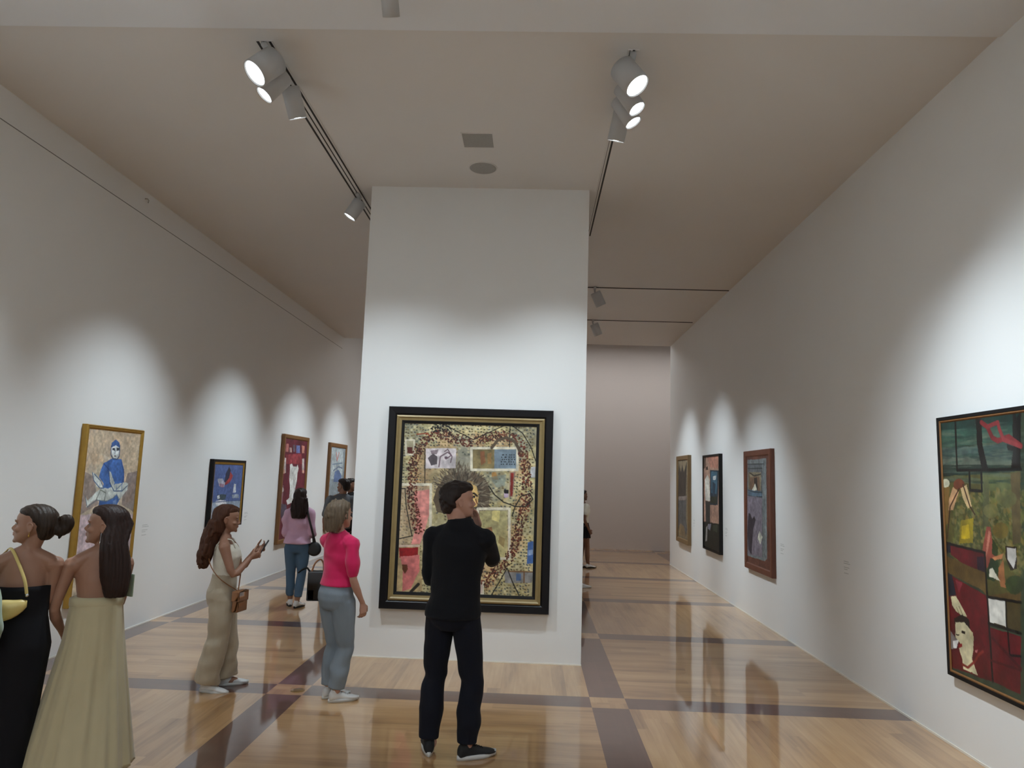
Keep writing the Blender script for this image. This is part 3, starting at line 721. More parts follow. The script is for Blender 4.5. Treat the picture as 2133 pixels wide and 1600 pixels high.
 ('l',[(1.118,0.001),(1.226,0.074),(1.313,0.207),(1.37,0.355)],0.009,(28,24,20)),
 ('l',[(0.897,0.624),(0.96,0.711),(1.053,0.782),(1.174,0.822),(1.278,0.819),(1.351,0.743),(1.319,0.685),(1.23,0.717),(1.174,0.822),(1.147,0.912)],0.011,(36,32,26)),
 ('l',[(0.001,0.679),(0.039,0.678),(0.06,0.859),(0.103,1.035),(0.135,1.151),(-0.002,1.185)],0.009,(28,24,20)),
 ('l',[(0.224,0.27),(0.24,0.615)],0.01,(60,50,40)),
 ('l',[(1.111,1.437),(1.049,1.554),(0.965,1.701)],0.010,(28,24,20)),
 ('l',[(1.111,1.437),(1.167,1.565),(1.238,1.698)],0.010,(28,24,20)),
 ('l',[(0.222,1.627),(0.151,1.702)],0.03,(50,44,34)),
 ('l',[(0.133,0.119),(0.239,0.103),(0.271,0.136)],0.012,(150,70,40)),
 ('l',[(0.914,0.234),(0.971,0.157),(1.061,0.124),(1.153,0.167),(1.202,0.256)],0.03,(90,76,60)),
],
}
# ------------------------------------------------------------------ paintings
def vnoise(w, h, cells, seed, octaves=4, sx=1.0, sy=1.0):
    rng = np.random.RandomState(seed)
    out = np.zeros((h, w))
    amp, tot = 1.0, 0.0
    for o in range(octaves):
        cx = max(2, int(cells * sx * 2 ** o) + 2)
        cy = max(2, int(cells * sy * 2 ** o * h / w) + 2)
        g = rng.rand(cy + 1, cx + 1)
        ys = np.linspace(0, cy - 1.001, h)
        xs = np.linspace(0, cx - 1.001, w)
        iy, ix = ys.astype(int), xs.astype(int)
        fy, fx = ys - iy, xs - ix
        fy = (fy * fy * (3 - 2 * fy))[:, None]
        fx = (fx * fx * (3 - 2 * fx))[None, :]
        a = g[iy][:, ix] * (1 - fx) + g[iy][:, ix + 1] * fx
        b = g[iy + 1][:, ix] * (1 - fx) + g[iy + 1][:, ix + 1] * fx
        out += amp * (a * (1 - fy) + b * fy)
        tot += amp
        amp *= 0.55
    return out / tot

class Paint:
    def __init__(self, w, h, res, base, seed=1, var=0.10):
        self.w, self.h = w, h
        self.nx, self.ny = int(w / res) + 1, int(h / res) + 1
        self.U, self.V = np.meshgrid(np.linspace(0, w, self.nx), np.linspace(0, h, self.ny))
        self.seed = seed
        n = vnoise(self.nx, self.ny, 6, seed)[..., None] - 0.5
        self.wob = (vnoise(self.nx, self.ny, 10, seed + 5) - 0.5, vnoise(self.nx, self.ny, 10, seed + 6) - 0.5)
        self.a = np.clip(np.array(base, float)[None, None, :] * (1 + n * var * 4), 0, 255) * np.ones((self.ny, self.nx, 1))
        self.rng = np.random.RandomState(seed)
    def blend(self, m, col, al):
        self.a += (np.array(col, float) - self.a) * (m * al)[..., None]
    def poly(self, pts, col, al=1.0):
        U = self.U + self.wob[0] * 0.02
        V = self.V + self.wob[1] * 0.02
        ins = np.zeros(U.shape, bool)
        for i in range(len(pts)):
            (x0, y0), (x1, y1) = pts[i - 1], pts[i]
            if y0 == y1:
                continue
            c = ((y0 > V) != (y1 > V)) & (U < (x1 - x0) * (V - y0) / (y1 - y0) + x0)
            ins ^= c
        n = vnoise(self.nx, self.ny, 9, self.seed + len(pts) + int(sum(col)), 4) - 0.5
        c = np.array(col, float)[None, None, :] * (1 + n[..., None] * 0.45)
        self.a = np.where(ins[..., None], self.a + (c - self.a) * al, self.a)
    def line(self, pts, wd, col):
        d = np.full(self.U.shape, 9.0)
        for (x0, y0), (x1, y1) in zip(pts, pts[1:]):
            dx, dy = x1 - x0, y1 - y0
            L = dx * dx + dy * dy + 1e-9
            t = np.clip(((self.U - x0) * dx + (self.V - y0) * dy) / L, 0, 1)
            d = np.minimum(d, np.hypot(self.U - x0 - t * dx, self.V - y0 - t * dy))
        self.blend(np.clip((wd / 2 - d) / 0.003 + 0.5, 0, 1), col, 1)
    def dab(self, x, y, rx, ry, ang, col, al=1.0):
        dx, dy = self.U - x, self.V - y
        c, s = math.cos(ang), math.sin(ang)
        q = ((dx * c + dy * s) / rx) ** 2 + ((-dx * s + dy * c) / ry) ** 2
        self.blend(np.clip((1 - q) * 2.5, 0, 1), col, al)
    def dabs(self, n, box_, rx, ry, cols, al=0.8, ang=(0, PI)):
        """many small strokes stamped locally"""
        res = self.U[0, 1] - self.U[0, 0]
        for _ in range(n):
            x = self.rng.uniform(box_[0], box_[1]); y = self.rng.uniform(box_[2], box_[3])
            self.stamp(x, y, rx * self.rng.uniform(.6, 1.3), ry * self.rng.uniform(.6, 1.3), self.rng.uniform(*ang),
                       cols[self.rng.randint(len(cols))], al)
    def stamp(self, x, y, rx, ry, ang, col, al):
        r = max(rx, ry)
        i0, i1 = np.searchsorted(self.U[0], (x - r, x + r))
        j0, j1 = np.searchsorted(self.V[:, 0], (y - r, y + r))
        if i1 <= i0 or j1 <= j0:
            return
        dx, dy = self.U[j0:j1, i0:i1] - x, self.V[j0:j1, i0:i1] - y
        c, s = math.cos(ang), math.sin(ang)
        q = ((dx * c + dy * s) / rx) ** 2 + ((-dx * s + dy * c) / ry) ** 2
        m = np.clip((1 - q) * 3, 0, 1)[..., None] * al
        self.a[j0:j1, i0:i1] += (np.array(col, float) - self.a[j0:j1, i0:i1]) * m
    def run(self, ops):
        for op in ops:
            if op[0] == 'p':
                self.poly(op[1], op[2], op[3] if len(op) > 3 else 1)
            elif op[0] == 'l':
                self.line(op[1], op[2], op[3])
            elif op[0] == 'dots':
                q, nx, ny, r, col = op[1:]
                for j in range(ny):
                    for i in range(nx):
                        s, t = (i + 0.5) / nx, (j + 0.5) / ny
                        x = (q[0][0] * (1 - s) + q[1][0] * s) * (1 - t) + (q[3][0] * (1 - s) + q[2][0] * s) * t
                        y = (q[0][1] * (1 - s) + q[1][1] * s) * (1 - t) + (q[3][1] * (1 - s) + q[2][1] * s) * t
                        self.stamp(x + self.rng.uniform(-.01, .01), y, r, r, 0, col, 1)
            elif op[0] == 'band':
                pts, wd, col = op[1:]
                for (x0, y0), (x1, y1) in zip(pts, pts[1:]):
                    L = math.hypot(x1 - x0, y1 - y0)
                    nx_, ny_ = -(y1 - y0) / L, (x1 - x0) / L
                    for k in range(int(L * wd * 2900)):
                        t, s = self.rng.rand(), self.rng.uniform(-.5, .5) * wd
                        c = np.array(col) * self.rng.uniform(.6, 1.5)
                        self.stamp(x0 + (x1 - x0) * t + nx_ * s, y0 + (y1 - y0) * t + ny_ * s, 0.0125, 0.008,
                                   self.rng.uniform(0, PI), c, 0.9)
    def mesh(self, name, m, parent, yoff, z_top, x_left):
        """canvas lies in the local XZ plane, facing local -Y"""
        nx, ny = self.nx, self.ny
        co = np.zeros((ny * nx, 3), np.float32)
        co[:, 0] = x_left + self.U.ravel()
        co[:, 1] = yoff
        co[:, 2] = z_top - self.V.ravel()
        idx = np.arange(nx * ny).reshape(ny, nx)
        f = np.stack([idx[:-1, :-1], idx[1:, :-1], idx[1:, 1:], idx[:-1, 1:]], -1).reshape(-1, 4)
        me = bpy.data.meshes.new(name)
        me.vertices.add(nx * ny)
        me.vertices.foreach_set('co', co.ravel())
        me.loops.add(f.size)
        me.loops.foreach_set('vertex_index', f.ravel().astype(np.int32))
        me.polygons.add(len(f))
        me.polygons.foreach_set('loop_start', np.arange(0, f.size, 4, dtype=np.int32))
        me.update(calc_edges=True)
        g = self.a.mean(-1, keepdims=True)
        fine = 0.80 + 0.40 * vnoise(nx, ny, 34, self.seed + 40, 3)[..., None]
        self.a = ((self.a * 0.86 + g * 0.14 - 120) * 1.15 + 116) * fine
        lin = srgb(np.clip(self.a, 2, 250) / 255.0).reshape(-1, 3)
        ca = me.color_attributes.new('paint', 'FLOAT_COLOR', 'POINT')
        ca.data.foreach_set('color', np.concatenate([lin, np.ones((len(lin), 1))], 1).astype(np.float32).ravel())
        me.materials.append(m)
        return link(bpy.data.objects.new(name, me), parent)

def paint_mat(name, rough, coat):
    N = NT(name)
    a = N.n('ShaderNodeAttribute', attribute_name='paint')
    N.l(a.outputs['Color'], N.b.inputs['Base Color'])
    N.set(Roughness=rough)
    N.b.inputs['Coat Weight'].default_value = coat
    N.b.inputs['Coat Roughness'].default_value = 0.04
    no = N.n('ShaderNodeTexNoise')
    no.inputs['Scale'].default_value = 90
    bp = N.n('ShaderNodeBump')
    bp.inputs['Strength'].default_value = 0.15
    bp.inputs['Distance'].default_value = 0.004
    N.l(no.outputs['Fac'], bp.inputs['Height'])
    N.l(bp.outputs[0], N.b.inputs['Normal'])
    return N.m
M['oil'] = paint_mat('oil_paint', 0.5, 0.0)
M['varnished'] = paint_mat('varnished_oil_paint', 0.45, 0.6)

def ring_frame(bm, x0, x1, z0, z1, prof):
    """prof: list of (inset, depth) swept round the rectangle; mitred corners, facing -Y"""
    rows = []
    for ins, d in prof:
        rows.append([bm.verts.new(p) for p in ((x0 + ins, -d, z0 + ins), (x1 - ins, -d, z0 + ins),
                                               (x1 - ins, -d, z1 - ins), (x0 + ins, -d, z1 - ins))])
    for a, b in zip(rows, rows[1:]):
        for k in range(4):
            bm.faces.new((a[k], a[(k + 1) % 4], b[(k + 1) % 4], b[k]))

def painting(label, wall, c0, c1, z0, z1, parts, canvas, cz_top, c_left, depth, cm='oil', group=None, pmap=None):
    """c0..c1: extent along the wall as the viewer sees it, left to right"""
    mid = (c0 + c1) / 2
    if wall == 'front':
        loc, rz, sg = (mid, YP, z0), 0, 1
    elif wall == 'left':
        loc, rz, sg = (XL, mid, z0), PI / 2, 1
    else:
        loc, rz, sg = (XR, mid, z0), -PI / 2, -1
    t = thing('framed_painting', label, 'painting', loc, rz, group)
    hw, H = abs(c1 - c0) / 2, z1 - z0
    for nm, prof, mt in parts:
        bm = bmesh.new()
        ring_frame(bm, -hw, hw, 0, H, prof)
        obj(nm, bm, M[mt], t, False)
    # stretched back board closes the frame
    bm = bmesh.new()
    box(bm, -hw + 0.02, hw - 0.02, -depth * 0.5, -0.001, 0.02, H - 0.02)
    obj('back_board', bm, M['black_matte'], t, False)
    canvas.mesh('canvas', M[cm], t, -depth, cz_top - z0, -hw + abs(c_left - c0))
    return t

def fit(P, ops):
    P.run(ops)
    return P

# centre: the big collage-like picture in a black and gold frame
P = Paint(1.378, 1.717, 0.0038, (184, 172, 132), 3, 0.14)
P.dabs(700, (0, 1.378, 0, 1.717), 0.05, 0.03, [(186, 168, 108), (150, 146, 110), (196, 180, 128), (140, 128, 84), (178, 150, 96)], 0.35)
for q in ((.12, .95, .10), (.18, .62, .12), (.22, .38, .14), (.45, .22, .12), (.75, .20, .10), (1.0, .20, .12), (1.2, .42, .12), (1.25, .8, .10), (1.15, 1.15, .14), (.9, 1.5, .14)):
    P.dab(q[0], q[1], q[2], q[2] * 1.3, 0, (196, 140, 100), .35)
for q in ((.62, .38, .14), (1.25, .10, .14), (.10, .10, .12), (1.22, .25, .10), (.95, .62, .16), (.62, .25, .12), (.06, 1.3, .08), (1.0, .95, .12)):
    P.dab(q[0], q[1], q[2], q[2] * 1.2, 0, (118, 122, 118), .4)
s = 0.030
for j in range(int(1.717 / s)):
    for i in range(int(1.378 / s)):
        x, y = (i + 0.5) * s, (j + 0.5) * s
        q = P.rng.rand()
        edge = min(x, 1.378 - x, y, 1.717 - y)
        if q < (0.78 if edge < 0.25 else 0.35):
            c = [(62, 56, 40), (104, 88, 56), (88, 94, 84), (126, 110, 66), (70, 76, 84)][P.rng.randint(5)]
            P.stamp(x + P.rng.uniform(-.007, .007), y + P.rng.uniform(-.007, .007), 0.013, 0.008, P.rng.uniform(-.6, .9), c, 0.8)
        elif q > 0.8:
            P.stamp(x, y, 0.014, 0.011, 0, (208, 196, 150), 0.5)
P.run(ART['CE'][:6])
cx_, cy_ = 0.60, 0.68
for k in range(520):                      # wild grey-brown hair of the portrait, in short curved strokes
    an = P.rng.uniform(-2.75, 0.6) if P.rng.rand() < .75 else P.rng.uniform(0.4, 1.1)
    rr = P.rng.uniform(.10, .33)
    x, y = cx_ + math.cos(an) * rr * 0.95, cy_ + math.sin(an) * rr * 0.85 + max(0, abs(math.cos(an)) - .5) * .12
    P.stamp(x, y, .035, .007, an + P.rng.uniform(-.5, .5), [(84, 74, 62), (110, 100, 84), (60, 50, 42), (140, 130, 110), (96, 80, 64)][P.rng.randint(5)], .75)
P.run(ART['CE'][6:])
painting('large collage-like painting in a wide black and gold frame on the white partition wall', 'front', -1.508, 0.198, 0.493, 2.53,
         [('outer_frame', [(0, 0), (0, 0.075), (0.006, 0.082), (0.070, 0.078), (0.086, 0.066)], 'black_lacquer'),
          ('gilded_moulding', [(0.086, 0.060), (0.088, 0.078), (0.104, 0.084), (0.118, 0.074), (0.140, 0.070)], 'pale_gold'),
          ('inner_frame', [(0.140, 0.069), (0.144, 0.072), (0.168, 0.066), (0.172, 0.05)], 'black_matte')],
         P, 2.366, -1.342, 0.058)

# left wall
P = Paint(0.98, 1.66, 0.006, (196, 182, 160), 11, 0.07)
P.dabs(260, (0, 0.98, 0, 0.8), 0.09, 0.06, [(206, 190, 164), (190, 192, 176), (208, 176, 142), (186, 178, 170)], 0.25)
P.run(ART['LA'])
painting('tall gold-framed painting of a blue-robed figure on the left wall', 'left', 6.976, 8.02, 0.44, 2.235,
         [('frame', [(0, 0), (0, 0.05), (0.008, 0.062), (0.022, 0.055), (0.028, 0.060), (0.045, 0.045)], 'gold')],
         P, 2.19, 7.02, 0.042)
P = Paint(0.98, 0.86, 0.006, (88, 108, 160), 12, 0.06)
P.run(ART['LB'])
painting('small blue still-life painting in a black frame with a gold lining, on the left wall', 'left', 9.87, 10.99, 0.98, 1.955,
         [('outer_frame', [(0, 0), (0, 0.06), (0.035, 0.06), (0.035, 0.05)], 'black_matte'),
          ('gold_liner', [(0.035, 0.050), (0.035, 0.056), (0.066, 0.050), (0.070, 0.044)], 'gold')],
         P, 1.89, 9.94, 0.042)
P = Paint(1.26, 1.80, 0.007, (122, 52, 66), 13, 0.08)
P.run(ART['LC'])
painting('tall red painting with a white shape in a brown wooden frame, on the left wall', 'left', 12.63, 14.04, 0.52, 2.475,
         [('frame', [(0, 0), (0, 0.055), (0.01, 0.065), (0.06, 0.060), (0.078, 0.045)], 'walnut')],
         P, 2.40, 12.705, 0.042)
P = Paint(1.22, 1.72, 0.008, (146, 158, 164), 14, 0.06)
P.run(ART['LD'])
painting('farthest painting on the left wall, pale blue-grey in a brown wooden frame', 'left', 15.56, 16.97, 0.56, 2.46,
         [('frame', [(0, 0), (0, 0.055), (0.01, 0.065), (0.075, 0.060), (0.095, 0.045)], 'walnut')],
         P, 2.37, 15.652, 0.042)

# right wall (left edge as seen is the far one)
P = Paint(1.96, 1.80, 0.0048, (60, 74, 56), 21, 0.12)
P.run(ART['RA'][:7])
P.dabs(900, (0.1, 0.9, 0.5, 1.0), 0.03, 0.015, [(110, 112, 60), (84, 92, 48), (126, 118, 78), (66, 76, 44), (132, 110, 54)], 0.6)
P.dabs(120, (0, 0.9, 0.05, 0.45), 0.16, 0.012, [(44, 78, 70), (88, 104, 90), (30, 58, 54), (110, 118, 100)], 0.35, (-.1, .1))
P.run(ART['RA'][7:])
painting('large dark painting with green forest and crimson panels, nearest on the right wall', 'right', 5.50, 3.46, 0.52, 2.39,
         [('outer_frame', [(0, 0), (0, 0.05), (0.024, 0.05), (0.026, 0.046)], 'black_matte'),
          ('inner_frame', [(0.026, 0.046), (0.034, 0.048), (0.042, 0.040)], 'walnut')],
         P, 2.35, 5.46, 0.038, 'varnished')
P = Paint(0.99, 1.50, 0.006, (108, 70, 58), 22, 0.10)
P.run(ART['RB'])
painting('painting of a grey curtained window in a broad red-brown wooden frame, on the right wall', 'right', 10.47, 9.31, 0.67, 2.31,
         [('frame', [(0, 0), (0, 0.052), (0.006, 0.06), (0.07, 0.055), (0.085, 0.045)], 'redwood')],
         P, 2.24, 10.385, 0.042)
P = Paint(1.08, 1.56, 0.006, (150, 112, 100), 23, 0.14)
P.run(ART['RC'])
painting('pink and dark green painting in a thin black frame, on the right wall', 'right', 12.98, 11.84, 0.69, 2.325,
         [('frame', [(0, 0), (0, 0.06), (0.03, 0.06), (0.03, 0.045)], 'black_matte')],
         P, 2.29, 12.95, 0.045)
P = Paint(0.96, 1.58, 0.007, (136, 122, 98), 24, 0.08)
P.run(ART['RD'])
painting('farthest painting on the right wall, a dark crown-like shape in a light wooden frame', 'right', 15.30, 14.16, 0.62, 2.373,
         [('frame', [(0, 0), (0, 0.065), (0.008, 0.07), (0.08, 0.06), (0.09, 0.045)], 'light_oak')],
         P, 2.285, 15.21, 0.042)
# ------------------------------------------------------------------ people
def cloth_mat(name, col, rough=0.85, var=0.08, weave=420, bump=0.12, sheen=0.25):
    return mat(name, col, rough, var=var, scale=9, bump=bump, bscale=weave, spec=0.2, sheen=sheen)

def skin_mat(name, col):
    N = NT(name)
    tc = N.n('ShaderNodeTexCoord')
    no = N.n('ShaderNodeTexNoise')
    no.inputs['Scale'].default_value = 14
    N.l(tc.outputs['Object'], no.inputs['Vector'])
    c = Vector(col[:3])
    N.l(N.mix(no.outputs['Fac'], tuple(Vector((c.x * .93, c.y * .86, c.z * .84))) + (1,), tuple(Vector((c.x * 1.06, c.y * 1.1, c.z * 1.12))) + (1,)), N.b.inputs['Base Color'])
    N.set(Roughness=0.48)
    N.b.inputs['Specular IOR Level'].default_value = 0.4
    return N.m

def hair_mat(name, dark, light, stretch=(70, 70, 2.2)):
    N = NT(name)
    tc = N.n('ShaderNodeTexCoord')
    mp = N.n('ShaderNodeMapping')
    mp.inputs['Scale'].default_value = stretch
    N.l(tc.outputs['Object'], mp.inputs[0])
    no = N.n('ShaderNodeTexNoise')
    no.inputs['Scale'].default_value = 2.0
    no.inputs['Detail'].default_value = 6
    no.inputs['Distortion'].default_value = 0.4
    N.l(mp.outputs[0], no.inputs['Vector'])
    N.l(N.mix(no.outputs['Fac'], dark, light), N.b.inputs['Base Color'])
    N.set(Roughness=0.5)
    N.b.inputs['Specular IOR Level'].default_value = 0.22
    bp = N.n('ShaderNodeBump')
    bp.inputs['Strength'].default_value = 0.55
    bp.inputs['Distance'].default_value = 0.004
    N.l(no.outputs['Fac'], bp.inputs['Height'])
    N.l(bp.outputs[0], N.b.inputs['Normal'])
    return N.m

M['skin_tan'] = skin_mat('skin_tan', hexc(150, 112, 92))
M['skin_fair'] = skin_mat('skin_fair', hexc(182, 140, 122))
M['skin_brown'] = skin_mat('skin_brown', hexc(118, 84, 68))
M['lips'] = mat('lips', hexc(150, 84, 78)[:3], 0.45)
M['eye'] = mat('eye', (0.02, 0.015, 0.012), 0.15)
M['eye_white'] = mat('eye_white', (0.30, 0.26, 0.24), 0.35)
M['hair_black'] = hair_mat('hair_near_black', (0.008, 0.006, 0.006, 1), (0.030, 0.018, 0.015, 1))
M['hair_brown'] = hair_mat('hair_dark_brown', (0.006, 0.004, 0.0035, 1), (0.036, 0.016, 0.012, 1))
M['hair_bun'] = hair_mat('hair_brown_updo', (0.006, 0.0045, 0.0035, 1), (0.045, 0.026, 0.016, 1))
M['hair_auburn'] = hair_mat('hair_auburn', (0.020, 0.008, 0.005, 1), (0.115, 0.045, 0.024, 1), (40, 40, 8))
M['hair_ash'] = hair_mat('hair_ash_blonde', (0.045, 0.031, 0.020, 1), (0.23, 0.17, 0.115, 1), (46, 46, 5))
M['sweater'] = cloth_mat('black_knit', (0.006, 0.0065, 0.009), 0.9, bump=0.2, weave=300, sheen=0.04)
M['navy_jeans'] = cloth_mat('navy_denim', (0.006, 0.007, 0.013), 0.85, sheen=0.03)
M['pink'] = cloth_mat('hot_pink_cotton', hexc(202, 32, 88)[:3], 0.8)
M['light_jeans'] = mat('light_blue_denim', hexc(122, 132, 142)[:3], 0.9, var=0.22, scale=7, bump=0.15, bscale=300, stretch=(1, 1, 0.5))
M['mid_jeans'] = mat('mid_blue_denim', hexc(74, 100, 126)[:3], 0.9, var=0.22, scale=7, bump=0.15, bscale=300, stretch=(1, 1, 0.5))
M['cream_knit'] = cloth_mat('cream_rib', hexc(214, 210, 196)[:3], 0.9, bump=0.25, weave=120)
M['linen'] = cloth_mat('beige_linen', hexc(172, 160, 140)[:3], 0.9, bump=0.2, weave=200)
M['dress_beige'] = cloth_mat('sand_dress', hexc(180, 169, 138)[:3], 0.85, var=0.05)
M['dress_black'] = cloth_mat('black_dress', (0.005, 0.005, 0.007), 0.8, sheen=0.03)
M['lilac'] = cloth_mat('lilac_blouse', hexc(206, 166, 190)[:3], 0.8)
M['charcoal'] = cloth_mat('charcoal_polo', (0.13, 0.14, 0.155), 0.85, sheen=0.05)
M['black_cloth'] = cloth_mat('black_cloth', (0.008, 0.008, 0.009), 0.85, sheen=0.03)
M['white_shoe'] = mat('white_leather', (0.62, 0.62, 0.62), 0.5)
M['white_rubber'] = mat('white_rubber', (0.55, 0.55, 0.54), 0.6)
M['grey_rubber'] = mat('grey_rubber', (0.09, 0.09, 0.095), 0.6)
M['black_shoe'] = mat('black_knit_shoe', (0.010, 0.010, 0.011), 0.8)
M['brown_leather'] = mat('tan_leather', hexc(134, 88, 52)[:3], 0.5, var=0.12, bump=0.1)
M['black_leather'] = mat('black_leather', (0.010, 0.010, 0.011), 0.45, bump=0.1)
M['yellow_leather'] = mat('pale_yellow_leather', hexc(196, 174, 106)[:3], 0.42, var=0.06, bump=0.1)
M['sage'] = cloth_mat('sage_cloth', hexc(150, 168, 148)[:3], 0.85)
M['silver'] = mat('silver_metal', (0.6, 0.6, 0.6), 0.25, metal=1.0)
M['phone'] = mat('phone_case', (0.02, 0.02, 0.022), 0.3)

def remeshed(name, bm, m, parent, voxel=0.008, sm=3, disp=None, fac=0.5):
    me = bpy.data.meshes.new(name)
    bmesh.ops.recalc_face_normals(bm, faces=bm.faces[:])
    bm.to_mesh(me)
    bm.free()
    tmp = bpy.data.objects.new('tmp', me)
    COL.objects.link(tmp)
    r = tmp.modifiers.new('r', 'REMESH')
    r.mode = 'VOXEL'
    r.voxel_size = voxel
    r.use_smooth_shade = True
    if sm:
        s = tmp.modifiers.new('s', 'SMOOTH')
        s.factor = fac
        s.iterations = sm
    dg = bpy.context.evaluated_depsgraph_get()
    dg.update()
    ev = tmp.evaluated_get(dg)
    out = bpy.data.meshes.new_from_object(ev)
    bpy.data.objects.remove(tmp)
    bpy.data.meshes.remove(me)
    out.name = name
    if disp is not None:
        n = len(out.vertices)
        co = np.zeros(n * 3, np.float32)
        out.vertices.foreach_get('co', co)
        co = co.reshape(-1, 3)
        nr = np.zeros(n * 3, np.float32)
        out.vertex_normals.foreach_get('vector', nr)
        nr = nr.reshape(-1, 3)
        d = disp(co)
        co = co + nr * d[:, None]
        out.vertices.foreach_set('co', co.astype(np.float32).ravel())
        out.update()
    out.materials.clear()
    out.materials.append(m)
    out.shade_smooth()
    return link(bpy.data.objects.new(name, out), parent)

def wav(co, k, ph=0.0):
    return np.sin(co[:, 0] * k[0] + co[:, 1] * k[1] + co[:, 2] * k[2] + ph)

def folds(amp=0.004, seed=0, zsc=1.0):
    def f(co):
        p = seed * 1.7
        w = wav(co, (9, 13, 22 * zsc), p) + 0.8 * wav(co, (-17, 11, 31 * zsc), p * 2 + 1) + 0.6 * wav(co, (23, -19, 47 * zsc), p * 3)
        w2 = wav(co, (5, -7, 9), p + 2)
        return amp * w * (0.6 + 0.4 * w2)
    return f

def strands(amp=0.0035, f=150):
    def g(co):
        a = np.arctan2(co[:, 1], co[:, 0])
        q = co[:, 0] * f + 2.0 * np.sin(co[:, 2] * 9) + co[:, 1] * f * 0.9
        return amp * (np.sin(q) + 0.6 * np.sin(q * 2.3 + 1.0 + np.sin(co[:, 2] * 13)))
    return g

def ik(a, c, l1, l2, pole):
    a, c = Vector(a), Vector(c)
    d = c - a
    L = d.length
    if L > (l1 + l2) * 0.999:
        k = L / ((l1 + l2) * 0.999)
        l1, l2 = l1 * k, l2 * k
    x = (l1 * l1 - l2 * l2 + L * L) / (2 * L)
    h = math.sqrt(max(0, l1 * l1 - x * x))
    u = d.normalized()
    p = Vector(pole)
    p = p - u * p.dot(u)
    p = p.normalized() if p.length > 1e-5 else basis(u)[0]
    return a + u * x + p * h

TORSO_F = [(0.440, .050, .044, -.006), (.470, .084, .058, -.010), (.505, .098, .066, -.012), (.54, .097, .067, -.010), (.575, .087, .061, -.004),
           (.615, .075, .055, .0), (.65, .073, .054, .002), (.69, .080, .060, .006), (.73, .086, .068, .012), (.765, .087, .060, .008),
           (.795, .080, .048, .0), (.818, .062, .042, -.004), (.836, .042, .036, -.006), (.85, .033, .032, -.004)]
TORSO_M = [(0.455, .040, .050, -.006), (.475, .078, .060, -.008), (.505, .092, .068, -.010), (.54, .092, .068, -.006), (.575, .088, .064, 0),
           (.615, .086, .062, .002), (.65, .088, .062, .004), (.69, .095, .066, .006), (.73, .102, .070, .006), (.765, .105, .066, .002),
           (.795, .098, .054, -.002), (.818, .076, .046, -.004), (.838, .056, .042, -.008), (.852, .045, .039, -.008), (.868, .040, .037, -.006)]

HEAD = [(-.02, .16, .02, .07), (0.03, .36, .10, .15), (.09, .415, .04, .215), (.16, .41, -.06, .26), (.25, .405, -.20, .30), (.35, .395, -.36, .325),
        (.45, .385, -.45, .34), (.52, .385, -.475, .345), (.60, .405, -.49, .352), (.70, .40, -.49, .35), (.80, .35, -.465, .325),
        (.88, .27, -.40, .28), (.94, .16, -.30, .21), (.985, .03, -.17, .11)]

